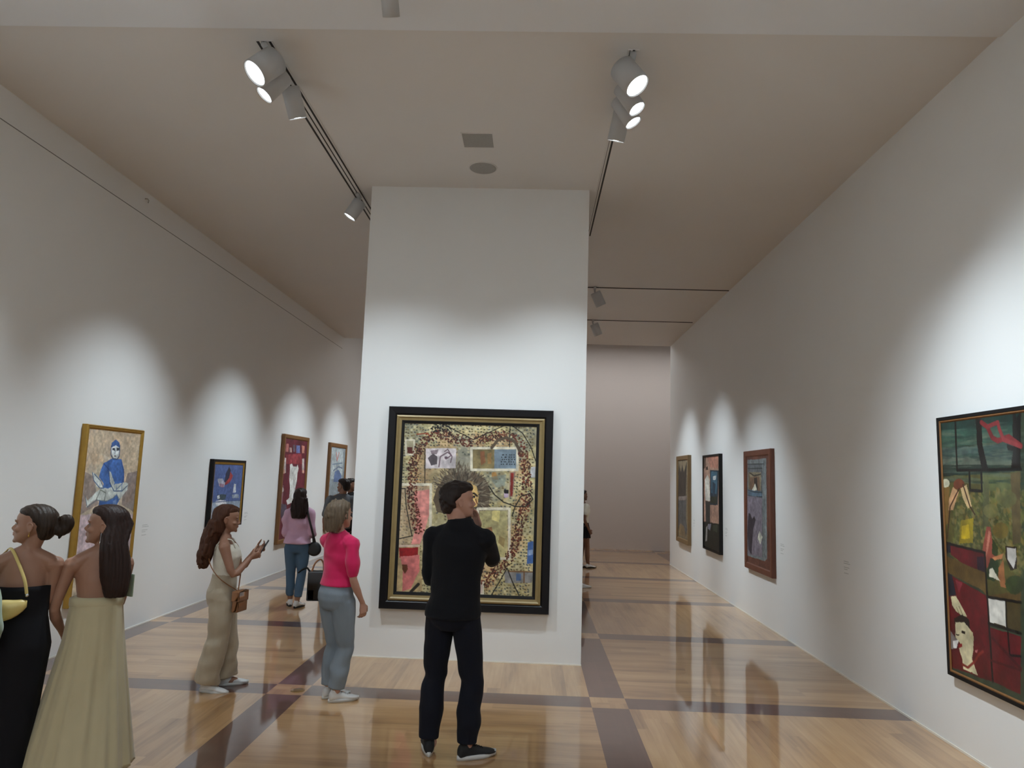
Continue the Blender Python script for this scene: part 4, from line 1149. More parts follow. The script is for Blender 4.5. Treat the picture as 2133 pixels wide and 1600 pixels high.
class Person:
    def __init__(s, label, loc, rz, H, male=False, skin='skin_tan', lean=(0, 0), head_yaw=0.0, head_pitch=0.0, head_roll=0.0, feet=None,
                 armL=None, armR=None, vox=0.007, build=1.0, hips=(0, 0), fingers=True, hscale=1.0):
        s.H, s.male, s.skin, s.vox, s.build = H, male, skin, vox, build
        s.t = thing('person', label, 'person', loc, rz)
        s.rz, s.loc = rz, Vector(loc)
        s.lean, s.hips = lean, hips
        s.fingers = fingers
        s.hh = 0.134 * H * hscale
        s.Mh = (Matrix.Translation(s.sp(.868)) @ Matrix.Rotation(head_yaw, 4, 'Z') @ Matrix.Rotation(head_pitch, 4, 'X')
                @ Matrix.Rotation(head_roll, 4, 'Y') @ Matrix.Translation((0, -0.01 * H, 0)) @ Matrix.Scale(s.hh, 4))
        feet = feet or [(-.07, 0, 12), (.07, 0, -12)]
        s.feet = feet
        s.leg = []
        for sd, f in zip((-1, 1), feet):
            lift = f[3] if len(f) > 3 else 0.0
            hip = Vector((hips[0] + sd * .050 * H, hips[1], .50 * H))
            ank = Vector((f[0], f[1], .045 * H + lift))
            knee = ik(hip, ank, .233 * H, .226 * H, (math.sin(-math.radians(f[2])) * 1.0, 1, 0))
            s.leg.append((hip, knee, ank))
        s.arm = []
        sw = (.105 if male else .096) * H * build
        for sd, a in zip((-1, 1), (armL, armR)):
            sh = s.sp(.790) + Vector((sd * sw, -0.004 * H, 0))
            if a is None:
                a = ((sd * (.135 if male else .125) * H, .01 * H, .485 * H), (sd * .3, -1, 0), None)
            wr = Vector(a[0])
            d = wr - sh
            ml = (.176 + .150) * H
            if d.length > ml * .995:
                wr = sh + d.normalized() * ml * .995
            el = ik(sh, wr, .176 * H, .150 * H, a[1])
            hd = Vector(a[2][0]).normalized() if a[2] else ((wr - el).normalized() + Vector((0, 0.15, 0))).normalized()
            pn = Vector(a[2][1]).normalized() if a[2] else Vector((-sd, 0, 0))
            cur = a[2][2] if a[2] else 0.35
            s.arm.append((sh, el, wr, hd, pn, cur, sd) + ((Vector(a[2][3]).normalized(),) if a[2] and len(a[2]) > 3 else ()))
    def sp(s, z):
        H = s.H
        k = z - .50
        return Vector((s.hips[0] + s.lean[0] * k * H, s.hips[1] + s.lean[1] * k * H, z * H))
    def W(s, p):
        return Matrix.Translation(s.loc) @ Matrix.Rotation(s.rz, 4, 'Z') @ Vector(p)
    def torso(s, bm, z0, z1, inf=0.0, k=1.0, flare=None):
        rings = []
        T = TORSO_M if s.male else TORSO_F
        zs = [r for r in T if z0 - 1e-6 <= r[0] <= z1 + 1e-6]
        def at(z):
            for a, b in zip(T, T[1:]):
                if a[0] <= z <= b[0]:
                    q = (z - a[0]) / (b[0] - a[0])
                    return tuple(x + (y - x) * q for x, y in zip(a, b))
            return T[0] if z < T[0][0] else T[-1]
        lst = ([at(z0)] if not zs or zs[0][0] > z0 + .004 else []) + zs + ([at(z1)] if not zs or zs[-1][0] < z1 - .004 else [])
        H = s.H
        for z, rx, ry, oy in lst:
            c = s.sp(z) + Vector((0, oy * H, 0))
            e = inf + (flare(z) if flare else 0)
            b = s.build if z < .83 else 1
            rings.append((c, Vector((rx * H * k * b + e, 0, 0)), Vector((0, ry * H * k * b + e, 0))))
        loft(bm, rings, 28)
    def armtube(s, bm, i, f0=0.0, f1=2.0, inf=0.0, k=1.0, endflare=0.0):
        sh, el, wr = s.arm[i][:3]
        H = s.H
        rs = (.034, .030, .0265, .0245, .0225, .0245, .022, .0165, .0145) if s.male else (.030, .0265, .0235, .0215, .020, .0215, .019, .0145, .0128)
        pts, rad = [], []
        for q in range(9):
            u = q / 4.0
            if u < f0 - 1e-6:
                continue
            uu = min(u, f1)
            p = sh.lerp(el, uu) if uu <= 1 else el.lerp(wr, uu - 1)
            qi = min(8, uu * 4)
            lo = int(qi)
            r = rs[lo] + (rs[min(8, lo + 1)] - rs[lo]) * (qi - lo)
            pts.append(p)
            rad.append(r * H * k * s.build + inf + (endflare * (uu - f0) / (f1 - f0)))
            if u >= f1:
                break
        # soften the elbow
        if len(pts) > 5:
            P = [p.copy() for p in pts]
            pts[4] = (P[3] + P[5]) * 0.25 + P[4] * 0.5
        tube(bm, pts, rad, 14)
    def hand(s, bm, i):
        sh, el, wr, hd, pn, cur, sd = s.arm[i][:7]
        H = s.H
        pn = (pn - hd * pn.dot(hd)).normalized()
        ac = hd.cross(pn).normalized()          # across the palm
        # thumb side: for a hanging hand with palm inwards the thumb points forward
        th = ac if (ac.dot(Vector((0, 1, 0))) > 0) else -ac
        if len(s.arm[i]) > 7:
            th = s.arm[i][7]
        w = .0235 * H
        pl = .055 * H
        loft(bm, [(wr - hd * .008 * H, ac * .013 * H, pn * .010 * H), (wr + hd * .012 * H, ac * .017 * H, pn * .0105 * H),
                  (wr + hd * .035 * H, ac * w, pn * .0100 * H), (wr + hd * pl, ac * w * .95, pn * .0085 * H)], 16)
        L = (.040, .046, .043, .034)
        for f in range(4):
            o = (f - 1.5) * .0118 * H
            base = wr + hd * (pl - .006 * H) + th * (-o)
            d = (hd + th * (-o / H) * 4.0).normalized()
            pts, rad = [base], [.0052 * H]
            p, dd = base.copy(), d.copy()
            for j, q in enumerate((.42, .32, .26)):
                ang = cur * (0.7 + 0.35 * j + 0.12 * f)
                dd = (dd * math.cos(ang) + pn * math.sin(ang)).normalized()
                # bend progressively about the palm
                p = p + dd * L[f] * H * q * 1.15
                pts.append(p.copy())
                rad.append((.0048, .0044, .0036)[j] * H)
            tube(bm, pts, rad, 8)
        b = wr + hd * .018 * H + th * .014 * H
        d1 = (hd * .62 + th * .72 + pn * .25).normalized()
        d2 = (hd * .92 + th * .30 + pn * (.2 + cur * .5)).normalized()
        tube(bm, [b - d1 * .006 * H, b + d1 * .022 * H, b + d1 * .022 * H + d2 * .022 * H, b + d1 * .022 * H + d2 * .036 * H],
             [.0080 * H, .0066 * H, .0056 * H, .0042 * H], 8)
    def legtube(s, bm, i, f0, f1, inf=0.0, k=1.0, endf=0.0, kneef=0.0):
        hip, kn, an = s.leg[i]
        H = s.H
        rs = (.056, .053, .047, .040, .0345, .0345, .0355, .028, .0215) if not s.male else (.050, .048, .044, .039, .034, .034, .035, .028, .022)
        pts, rad = [], []
        for q in range(9):
            u = q / 4.0
            if u < f0 - 1e-6:
                continue
            uu = min(u, f1)
            p = hip.lerp(kn, uu) if uu <= 1 else kn.lerp(an, uu - 1)
            if 1 < uu < 2:
                p = p + Vector((0, -.006 * H, 0))
            lo = int(min(8, uu * 4))
            r = rs[lo] + (rs[min(8, lo + 1)] - rs[lo]) * (min(8, uu * 4) - lo)
            pts.append(p)
            rad.append(r * H * k + inf + endf * max(0, (uu - 1)) + kneef * min(1, uu))
            if u >= f1:
                break
        tube(bm, pts, rad, 18, None, (0, 0, 1), True, f1 >= 1.99 and inf == 0)
    def headpt(s, x, y, z):
        return s.Mh @ Vector((x, y, z))
    def head(s, bm):
        rings = []
        R = s.Mh.to_3x3()
        for z, f, b, w in HEAD:
            c = s.Mh @ Vector((0, (f + b) / 2, z))
            rings.append((c, R @ Vector((w, 0, 0)), R @ Vector((0, (f - b) / 2, 0))))
        loft(bm, rings, 28)
        h, hp = s.hh, s.headpt
        q = s.Mh.to_3x3().normalized()
        tube(bm, [hp(0, .36, .57), hp(0, .405, .47), hp(0, .468, .380)], [.030 * h, .038 * h, .050 * h], 10)
        ball(bm, hp(.045, .425, .345), (.042 * h, .05 * h, .03 * h), 10, q)
        ball(bm, hp(-.045, .425, .345), (.042 * h, .05 * h, .03 * h), 10, q)
        ball(bm, hp(0, .405, .262), (.115 * h, .045 * h, .030 * h), 12, q)
        ball(bm, hp(0, .400, .205), (.095 * h, .045 * h, .030 * h), 12, q)
        ball(bm, hp(0, .385, .06), (.10 * h, .06 * h, .06 * h), 12, q)
        for sx in (-1, 1):
            ball(bm, hp(sx * .14, .355, .575), (.12 * h, .05 * h, .03 * h), 12, q)
            ball(bm, hp(sx * .20, .27, .36), (.11 * h, .11 * h, .08 * h), 12, q)
            R2 = q @ Matrix.Rotation(sx * 0.35, 3, 'Z')
            ball(bm, hp(sx * .365, -.050, .42), (.030 * h, .070 * h, .115 * h), 14, R2)
            ring = [hp(sx * .345, .005, .46), hp(sx * .375, .0, .52), hp(sx * .405, -.05, .55), hp(sx * .42, -.11, .52), hp(sx * .42, -.12, .45), hp(sx * .40, -.09, .37), hp(sx * .375, -.045, .31), hp(sx * .355, -.02, .33)]
            tube(bm, smooth_path(ring, 3), .022 * h, 8)
        # neck
        a, b = s.sp(.815), s.Mh @ Vector((0, -.12, .22))
        nr = (.0345 if s.male else .0285) * s.H
        tube(bm, [a + Vector((0, -.006 * s.H, 0)), a.lerp(b, .5), b], [nr * 1.12, nr, nr * 1.05], 18)
    def face_parts(s, brow):
        h, hp = s.hh, s.headpt
        q = s.Mh.to_3x3().normalized()
        for sx in (-1, 1):
            bm = bmesh.new()
            ball(bm, hp(sx * .145, .345, .505), (.060 * h, .030 * h, .020 * h), 14, q)
            e = obj('eye', bm, M['eye_white'], s.body)
            bm = bmesh.new()
            ball(bm, hp(sx * .150, .362, .505), (.034 * h, .016 * h, .021 * h), 12, q)
            obj('iris', bm, M['eye'], e)
            bm = bmesh.new()
            tube(bm, [hp(sx * .06, .398, .585), hp(sx * .15, .392, .600), hp(sx * .24, .330, .58)], [.012 * h, .014 * h, .008 * h], 8)
            obj('eyebrow', bm, M[brow], s.body)
        bm = bmesh.new()
        ball(bm, hp(0, .432, .255), (.088 * h, .026 * h, .017 * h), 12, q)
        ball(bm, hp(0, .428, .215), (.080 * h, .028 * h, .020 * h), 12, q)
        obj('lips', bm, M['lips'], s.body)
    def make_body(s, legs=True, legk=.92, brow='hair_black', face=True):
        bm = bmesh.new()
        s.torso(bm, .455, .85, -0.002, .95)
        for i in (0, 1):
            a = s.arm[i]
            ball(bm, a[0] + Vector((-a[6] * .014 * s.H, 0, 0)), (.033 * s.H * s.build, .032 * s.H, .032 * s.H))
            s.armtube(bm, i, 0, 2, 0, .96)
            s.hand(bm, i)
            s.legtube(bm, i, 0, 2, 0, legk)
            hip, kn, an = s.leg[i]
            ball(bm, an + Vector((0, .02 * s.H, -.018 * s.H)), (.020 * s.H, .045 * s.H, .020 * s.H))
            # trapezius
            tube(bm, [s.sp(.842) + Vector((0, -.006 * s.H, 0)), a[0] + Vector((-a[6] * .02 * s.H, -.004 * s.H, .010 * s.H))], [.027 * s.H, .028 * s.H], 12)
        s.head(bm)
        s.body = remeshed('body', bm, M[s.skin], s.t, s.vox * .8, 2)
        if face:
            s.face_parts(brow)
        return s.body
    def top(s, name, m, z0, z1, sleeve, inf=.010, sinf=.008, sflare=.0, hemflare=.0, amp=.003, seed=0, vox=None, k=1.0):
        bm = bmesh.new()
        s.torso(bm, z0, z1, inf, k, (lambda z: hemflare * max(0, (.66 - z) / .16)) if hemflare else None)
        for i in (0, 1):
            a = s.arm[i]
            if sleeve > 0:
                ball(bm, a[0] + Vector((-a[6] * .012 * s.H, 0, 0)), (.032 * s.H * s.build + inf * .7, .032 * s.H + inf * .7, .031 * s.H + inf * .6))
                s.armtube(bm, i, 0, sleeve, sinf, 1.0, sflare)
                tube(bm, [s.sp(.838) + Vector((0, -.006 * s.H, 0)), a[0] + Vector((-a[6] * .02 * s.H, -.004 * s.H, .010 * s.H))],
                     [.024 * s.H + inf * .7, .024 * s.H + inf], 12)
        return remeshed(name, bm, M[m], s.t, vox or s.vox, 5, folds(amp, seed))
    def trousers(s, name, m, f1=1.92, inf=.008, endf=.006, kneef=0.0, waist=.60, amp=.003, seed=1, k=1.0):
        bm = bmesh.new()
        s.torso(bm, .455, waist, inf * .9)
        for i in (0, 1):
            s.legtube(bm, i, 0, f1, inf, k, endf, kneef)
        def f(co):
            low = np.clip((0.30 * s.H - co[:, 2]) / (0.28 * s.H), 0, 1)
            kn = np.exp(-((co[:, 2] - .27 * s.H) / .06) ** 2)
            return folds(amp, seed)(co) * (0.6 + 1.2 * low + kn)
        return remeshed(name, bm, M[m], s.t, s.vox, 7, f)
    def shoes(s, m, sole, L=.152, sm='white_rubber', high=0.0):
        for i in (0, 1):
            an = s.leg[i][2]
            f = s.feet[i]
            lift = f[3] if len(f) > 3 else 0.0
            pit = f[4] if len(f) > 4 else 0.0
            H = s.H
            Mx = Matrix.Translation((an.x, an.y, lift)) @ Matrix.Rotation(math.radians(f[2]), 4, 'Z') @ Matrix.Rotation(math.radians(pit), 4, 'X')
            R = Mx.to_3x3()
            # sections along y: (y, half width, z bottom, z top)
            sec = [(-.034, .012, .012, .040), (-.028, .0185, .008, .050), (-.010, .0215, .008, .056), (.012, .0215, .008, .052), (.035, .023, .008, .042),
                   (.062, .0265, .008, .032), (.086, .027, .008, .027), (.104, .0225, .009, .022), (.116, .011, .010, .017)]
            bm = bmesh.new()
            rings = []
            for y, w, zb, zt in sec:
                c = Mx @ Vector((0, y * H, (zb + zt) / 2 * H))
                rings.append((c, R @ Vector((w * H, 0, 0)), R @ Vector((0, 0, (zt - zb) / 2 * H * 1.12))))
            loft(bm, rings, 18)
            tube(bm, [Mx @ Vector((0, -.004 * H, .035 * H)), Mx @ Vector((0, -.006 * H, (.062 + high) * H))], [.021 * H, .020 * H], 16, None, (0, 0, 1), True, False)
            sh = remeshed('shoe', bm, M[m], s.t, .006, 2)
            bm = bmesh.new()
            n = 28
            lo, hi = [], []
            for k in range(n):
                t = 2 * PI * k / n
                y = .041 * H + math.sin(t) * .080 * H
                w = math.cos(t) * (.0235 + .0045 * math.sin(t)) * H * (1.0 if abs(math.sin(t)) < .97 else .9)
                lift_t = .008 * H if math.sin(t) > .6 else 0.0
                lo.append(Mx @ Vector((w, y, lift_t * .5)))
                hi.append(Mx @ Vector((w * 1.03, y, sole * H + lift_t * .4)))
            vl = [bm.verts.new(p) for p in lo]
            vh = [bm.verts.new(p) for p in hi]
            for k in range(n):
                bm.faces.new((vl[k], vl[(k + 1) % n], vh[(k + 1) % n], vh[k]))
            bm.faces.new(vl[::-1]); bm.faces.new(vh)
            obj('sole', bm, M[sm], sh)
            # laces
            bm = bmesh.new()
            for q in range(4):
                y = (.030 + q * .010) * H
                z = (.0475 - q * .0042) * H
                tube(bm, [Mx @ Vector((-.010 * H, y, z - .002 * H)), Mx @ Vector((0, y, z + .0015 * H)), Mx @ Vector((.010 * H, y, z - .002 * H))], .0016 * H, 6)
            obj('laces', bm, M[sm if m != 'black_shoe' else 'black_matte'], sh)
    def hair(s, m, cap, extra=None, vox=.007, disp=None, sm=2):
        """cap: rings (z, front, back, half width) in head units; extra(bm) adds locks"""
        bm = bmesh.new()
        R = s.Mh.to_3x3()
        rings = []
        for z, f, b, w in cap:
            c = s.Mh @ Vector((0, (f + b) / 2, z))
            rings.append((c, R @ Vector((w, 0, 0)), R @ Vector((0, (f - b) / 2, 0))))
        loft(bm, rings, 30)
        if extra:
            extra(bm)
        return remeshed('hair', bm, M[m], s.t, vox, sm, disp or strands())

CAP_SHORT = [(.12, -.25, -.44, .22), (.22, -.17, -.51, .33), (.34, -.10, -.55, .375), (.46, -.07, -.57, .39), (.54, .02, -.58, .395), (.60, .14, -.585, .395),
             (.68, .20, -.585, .395), (.76, .33, -.575, .39), (.84, .42, -.55, .37), (.92, .40, -.48, .32), (.99, .32, -.38, .25), (1.05, .16, -.24, .15)]
CAP_LONG = [(-.12, -.14, -.50, .26), (.05, -.10, -.54, .34), (.20, -.04, -.56, .39), (.36, .0, -.57, .40), (.50, .06, -.575, .405), (.60, .14, -.58, .405),
            (.70, .25, -.575, .395), (.78, .34, -.56, .38), (.86, .37, -.51, .35), (.94, .33, -.42, .29), (1.0, .22, -.32, .21), (1.04, .06, -.18, .11)]
CAP_UP = [(.10, -.22, -.40, .20), (.20, -.15, -.48, .31), (.33, -.10, -.54, .355), (.46, -.06, -.56, .375), (.54, .04, -.565, .38), (.62, .16, -.565, .38),
          (.72, .28, -.555, .375), (.80, .36, -.53, .355), (.88, .34, -.46, .31), (.96, .24, -.36, .23), (1.02, .06, -.20, .12)]
def locks(sections, n=1, wave=0.0, wf=18.0, spread=0.0, seed=0):
    """a fall of hair given by person-local ellipses (x, y, z, rx, ry); wave makes the outline ripple"""
    def f(bm):
        rings = [(Vector((x + wave * math.sin(z * wf + seed), y, z)), Vector((rx * (1 + .10 * math.sin(z * wf * 1.7)), 0, 0)), Vector((0, ry, 0)))
                 for x, y, z, rx, ry in sections]
        loft(bm, rings, 26)
        rnd = random.Random(seed)
        for k in range(n):
            a = rnd.uniform(-1, 1)
            pts, rad = [], []
            ph = rnd.uniform(0, 6)
            m = len(sections)
            cut = rnd.randint(max(2, m - 2), m)
            for j, (x, y, z, rx, ry) in enumerate(sections[:cut]):
                pts.append((x + a * rx * (1 + spread) + wave * 1.6 * math.sin(z * wf + ph), y - ry * math.sqrt(max(0, 1 - a * a)) * .9 + wave * .8 * math.cos(z * wf + ph), z))
                rad.append(.016 * (1 - .55 * j / m))
            tube(bm, smooth_path(pts, 3), [rad[min(len(rad) - 1, int(i / 3))] for i in range((len(pts) - 1) * 3 + 1)], 8)
    return f

def flip(m):
    return Matrix.Diagonal((m, 1, 1, 1))

# ---- the man in black with a hand at his mouth
p = Person('person in a black sweater with one hand raised to the mouth, before the large painting',
           (-.512, 4.97, 0), -.22, 1.79, True, 'skin_fair', lean=(.03, .04), head_yaw=-.98, head_pitch=.02,
           feet=[(-.135, .0, 24), (.135, -.01, -48)],
           armL=((-.01, .215, 1.17), (-.35, -.15, -1), ((1, .25, .1), (0, -1, 0), .5, (0, .2, 1))),
           armR=((.105, .165, 1.455), (.50, .30, -1), ((-.10, -.26, 1), (-.62, -.70, -.3), .22, (.75, -.6, .1))), vox=.0068, build=1.0)
p.make_body(brow='hair_black')
p.top('sweater', 'sweater', .50, .866, 1.93, .014, .013, .004, hemflare=.012, amp=.0035, seed=2)
p.trousers('jeans', 'navy_jeans', 1.95, .012, .009, .004, waist=.56, amp=.0035)
p.shoes('black_shoe', .016)
def man_hair(bm):
    rnd = random.Random(3)
    q = p.Mh.to_3x3().normalized()
    for k in range(46):
        a, e = rnd.uniform(0, 2 * PI), rnd.uniform(.1, 1.35)
        v = Vector((math.cos(a) * math.cos(e) * .37, math.sin(a) * math.cos(e) * .50 - .07, .56 + math.sin(e) * .46))
        if v.y > .22 and v.z < .8:
            continue
        ball(bm, p.headpt(*v), (.017, .017, .015), 8, q)
p.hair('hair_black', CAP_SHORT, man_hair, .0055, lambda co: folds(.0035, 3, 1)(co * 4.2), 1)
bm = bmesh.new()
c = p.sp(.862)
loft(bm, [(c + Vector((0, -.010, z)), Vector((r, 0, 0)), Vector((0, r * .95, .006))) for z, r in ((-.022, .084), (-.012, .085), (.004, .080), (.012, .074))], 28)
obj('collar', bm, M['sweater'], p.t)

# ---- the woman in the pink T-shirt
p = Person('person in a hot pink T-shirt and light blue jeans with short ash-blonde hair',
           (-1.585, 6.0, 0), -.58, 1.585, False, 'skin_fair', lean=(.0, .0), head_yaw=.0, head_pitch=.0, hscale=1.04,
           feet=[(-.060, .03, -16), (.055, .0, -28)],
           armL=((-.19, .08, .97), (.3, .5, -1), ((0, .35, -1), (1, 0, .2), 1.1, (0, 1, .3))),
           armR=((.190, .105, .780), (.3, -1, -.1), ((-.02, .22, -1), (-1, .1, -.1), .45)), build=1.03)
p.make_body(brow='hair_ash')
p.top('t_shirt', 'pink', .575, .846, .80, .022, .012, .006, hemflare=.004, amp=.004, seed=4)
p.trousers('jeans', 'light_jeans', 1.90, .010, .012, .006, waist=.60, amp=.003, seed=5)
p.shoes('white_shoe', .017)
def bob(bm):
    q = p.Mh.to_3x3().normalized()
    rnd = random.Random(5)
    for k in range(60):
        a, e = rnd.uniform(0, 2 * PI), rnd.uniform(-.3, 1.3)
        v = Vector((math.cos(a) * math.cos(e) * .43, math.sin(a) * math.cos(e) * .54 - .10, .52 + math.sin(e) * .52))
        if v.y > .12 and v.z < .86:
            continue
        ball(bm, p.headpt(*v), (.010, .010, .020), 8, q)
p.hair('hair_ash', [(z, f, b - .05, w + .045) for z, f, b, w in CAP_LONG], bob, .007, strands(.003, 170))
# the bag she carries
bag = thing('tote_bag', 'black rectangular tote bag carried at the left side of the person in pink', 'bag', (-1.795, 6.10, .765), .15)
bm = bmesh.new(); box(bm, -.068, .085, -.055, .055, 0, .24, .012); obj('bag_body', bm, M['black_leather'], bag)
bm = bmesh.new(); tube(bm, smooth_path([(-.04, -.04, .22), (-.02, -.02, .30), (.02, .0, .335), (.05, -.01, .30), (.06, -.04, .22)]), .007, 8)
obj('handle', bm, M['brown_leather'], bag)
bm = bmesh.new(); tube(bm, smooth_path([(-.06, 0, .235), (-.085, 0, .262), (-.125, .0, .245), (-.15, .02, .225)]), .013, 8, (1, .6)); obj('scarf_end', bm, M['black_cloth'], bag)

# ---- the woman in the white top with a phone
p = Person('person in a cream sleeveless top and wide beige trousers with long wavy auburn hair',
           (-2.60, 6.15, 0), -1.22, 1.50, False, 'skin_tan', lean=(0, -.02), head_yaw=.05, head_pitch=-.12, hscale=1.08,
           feet=[(-.115, .075, 8), (.055, -.07, -14, .0, -6)],
           armL=((-.045, .225, 1.135), (-.2, .2, -1), ((.18, .85, .30), (.7, -.1, .55), .95, (0, -.3, 1))),
           armR=((.060, .195, 1.085), (.15, .25, -1), ((-.12, .85, .35), (-.7, -.1, .5), .95, (0, -.3, 1))), build=1.04)
p.make_body(brow='hair_brown')
p.top('tank_top', 'cream_knit', .60, .80, 0, .012, amp=.002, seed=6)
bm = bmesh.new()
for sx in (-1, 1):
    a = p.sp(.79)
    tube(bm, smooth_path([a + Vector((sx * .085, .075, -.01)), a + Vector((sx * .088, .045, .050)), a + Vector((sx * .088, -.035, .052)), a + Vector((sx * .078, -.078, -.02))], 5), .011, 8, (1.6, .5))
obj('shoulder_strap', bm, M['cream_knit'], p.t)
p.trousers('wide_trousers', 'linen', 1.96, .014, .024, .022, waist=.635, amp=.006, seed=7)
p.shoes('white_shoe', .016)
sec = [(0, -.075, 1.385, .085, .075), (0, -.105, 1.31, .092, .078), (.0, -.130, 1.24, .098, .072), (.0, -.150, 1.17, .102, .062), (.0, -.165, 1.11, .100, .056),
       (.0, -.172, 1.05, .082, .048), (.0, -.172, 1.00, .045, .030)]
p.hair('hair_auburn', CAP_LONG, locks(sec, 26, .014, 38, .10, 3), .007, strands(.004, 110))
tph = p.W((.0, .300, 1.165))
ph = thing('phone', 'dark phone held by the person with wavy auburn hair', 'phone', tph, -1.22)
bm = bmesh.new(); box(bm, -.036, .036, -.005, .005, -.072, .072, .004); o = obj('phone_body', bm, M['phone'], ph); o.rotation_euler = (-.5, 0, 0)
bm = bmesh.new(); box(bm, -.033, .033, -.0062, -.0052, -.067, .067); o = obj('screen', bm, M['eye'], ph, False); o.rotation_euler = (-.5, 0, 0)
# cross-body bag
bag = thing('crossbody_bag', 'tan leather cross-body bag on the hip of the person in beige trousers', 'bag', p.W((.125, .14, .655)), -1.22 - .5)
bm = bmesh.new(); box(bm, -.075, .075, -.028, .028, 0, .165, .012); obj('bag_body', bm, M['brown_leather'], bag)
bm = bmesh.new(); box(bm, -.078, .078, -.034, .034, .085, .172, .010); obj('flap', bm, M['brown_leather'], bag)
bm = bmesh.new()
inv = (Matrix.Translation(bag.location) @ Matrix.Rotation(-1.72, 4, 'Z')).inverted()
path = [(.125, .12, .82), (.155, -.02, .92), (.125, -.105, 1.02), (.03, -.138, 1.12), (-.07, -.115, 1.205), (-.095, -.02, 1.245), (-.06, .085, 1.17), (.03, .125, 1.03), (.10, .125, .90), (.13, .12, .82)]
tube(bm, [inv @ p.W(q) for q in smooth_path(path, 5)], .008, 8, (1.2, .5)); obj('strap', bm, M['brown_leather'], bag)

# ---- dresses
def dress(P, m, top, hem, prof, pleat, npl, seed=0, waist_seam=True, c_off=None):
    """prof(t)->(rx, ry) for t 0 top..1 hem"""
    bm = bmesh.new()
    rnd = random.Random(seed)
    ph = [rnd.uniform(0, 6) for _ in range(6)]
    n, rows = 120, 46
    prev = None
    for j in range(rows + 1):
        t = j / rows
        z = top + (hem - top) * t
        rx, ry = prof(t)
        c = P.sp(min(.84, z / P.H)) if z / P.H > .5 else P.sp(.5)
        if c_off:
            c = c + Vector(c_off(t))
        vs = []
        for k in range(n):
            a = 2 * PI * k / n
            w = math.sin(npl * a + ph[0] + .6 * math.sin(t * 3)) + .6 * math.sin(npl * 1.618 * a + ph[1] + t * 1.2) + .4 * math.sin((npl // 2) * a + ph[2])
            r = 1 + pleat * (t ** .9) * w
            vs.append(bm.verts.new((c.x + math.cos(a) * rx * r, c.y + math.sin(a) * ry * r, z + (.006 * w * t if j == rows else 0))))
        if prev:
            for k in range(n):
                bm.faces.new((prev[k], prev[(k + 1) % n], vs[(k + 1) % n], vs[k]))
        else:
            bm.faces.new(vs)
        prev = vs
    inner = [bm.verts.new(v.co + (Vector((c.x, c.y, v.co.z)) - v.co) * .08 + Vector((0, 0, .02))) for v in prev]
    for k in range(n):
        bm.faces.new((prev[k], prev[(k + 1) % n], inner[(k + 1) % n], inner[k]))
    bm.faces.new(inner)
    return obj('dress', bm, M[m], P.t)

def lerp_prof(tab):
    def f(t):
        for a, b in zip(tab, tab[1:]):
            if a[0] <= t <= b[0]:
                q = (t - a[0]) / (b[0] - a[0])
                return (a[1] + (b[1] - a[1]) * q, a[2] + (b[2] - a[2]) * q)
        return tab[-1][1:]
    return f

p = Person('person in a long strapless sand-coloured dress with long straight dark hair',
           (-2.625, 4.40, 0), .52, 1.565, False, 'skin_tan', lean=(-.04, .0), head_yaw=1.30, head_pitch=.03, hscale=1.10,
           armL=((-.175, .150, .800), (-.7, -1, 0), ((.35, .45, -1), (.9, -.2, 0), .4)),
           armR=((.06, .200, 1.13), (.12, -.3, -1), ((-.9, .4, .1), (0, -1, .3), .5, (0, 0, 1))), build=.98)
p.make_body(brow='hair_brown')
dress(p, 'dress_beige', 1.045, .055, lerp_prof([(0, .137, .108), (.05, .142, .112), (.25, .165, .145), (.6, .225, .20), (1, .292, .265)]), .035, 17, 4,
      c_off=lambda t: (-.03 * t, -.0, 0))
bm = bmesh.new()
c = p.sp(1.030 / 1.565)
loft(bm, [(c + Vector((0, .004, dz)), Vector((.1435 + e, 0, 0)), Vector((0, .112 + e, 0))) for dz, e in ((-.04, .000), (-.03, .004), (.008, .004), (.016, -.012))], 60, False, False)
obj('bodice_band', bm, M['dress_beige'], p.t)
p.shoes('brown_leather', .010)
b0, b1 = p.headpt(0, -.22, .86), p.headpt(0, -.28, .55)
sec = [(b0.x, b0.y, b0.z, .055, .055), (b1.x, b1.y, b1.z, .092, .085), (.048, -.075, 1.37, .084, .075), (.062, -.098, 1.28, .082, .062), (.074, -.114, 1.18, .078, .050), (.082, -.120, 1.10, .072, .042),
       (.086, -.120, 1.05, .062, .030)]
p.hair('hair_brown', CAP_LONG, locks(sec, 6, .002, 10, .0, 8), .0065, strands(.0012, 260), 5)
bm = bmesh.new()
q = p.headpt(.40, -.02, .20)
tube(bm, [p.headpt(-.37, -.03, .30), p.headpt(-.385, -.03, .12)], .0015, 6)
ball(bm, p.headpt(-.385, -.03, .06), (.004, .008, .013), 10)
obj('earring', bm, M['silver'], p.body)
cl = thing('leaflet', 'pale grey-green folded leaflet held at the side of the person in the sand-coloured dress', 'leaflet', p.W((.150, .01, 1.035)), 1.1)
bm = bmesh.new(); box(bm, -.005, .005, -.05, .06, 0, .135, .002); obj('cover', bm, M['sage'], cl, False)
bm = bmesh.new(); box(bm, -.009, -.0055, -.046, .056, .004, .130, .001); obj('pages', bm, M['sage'], cl, False)

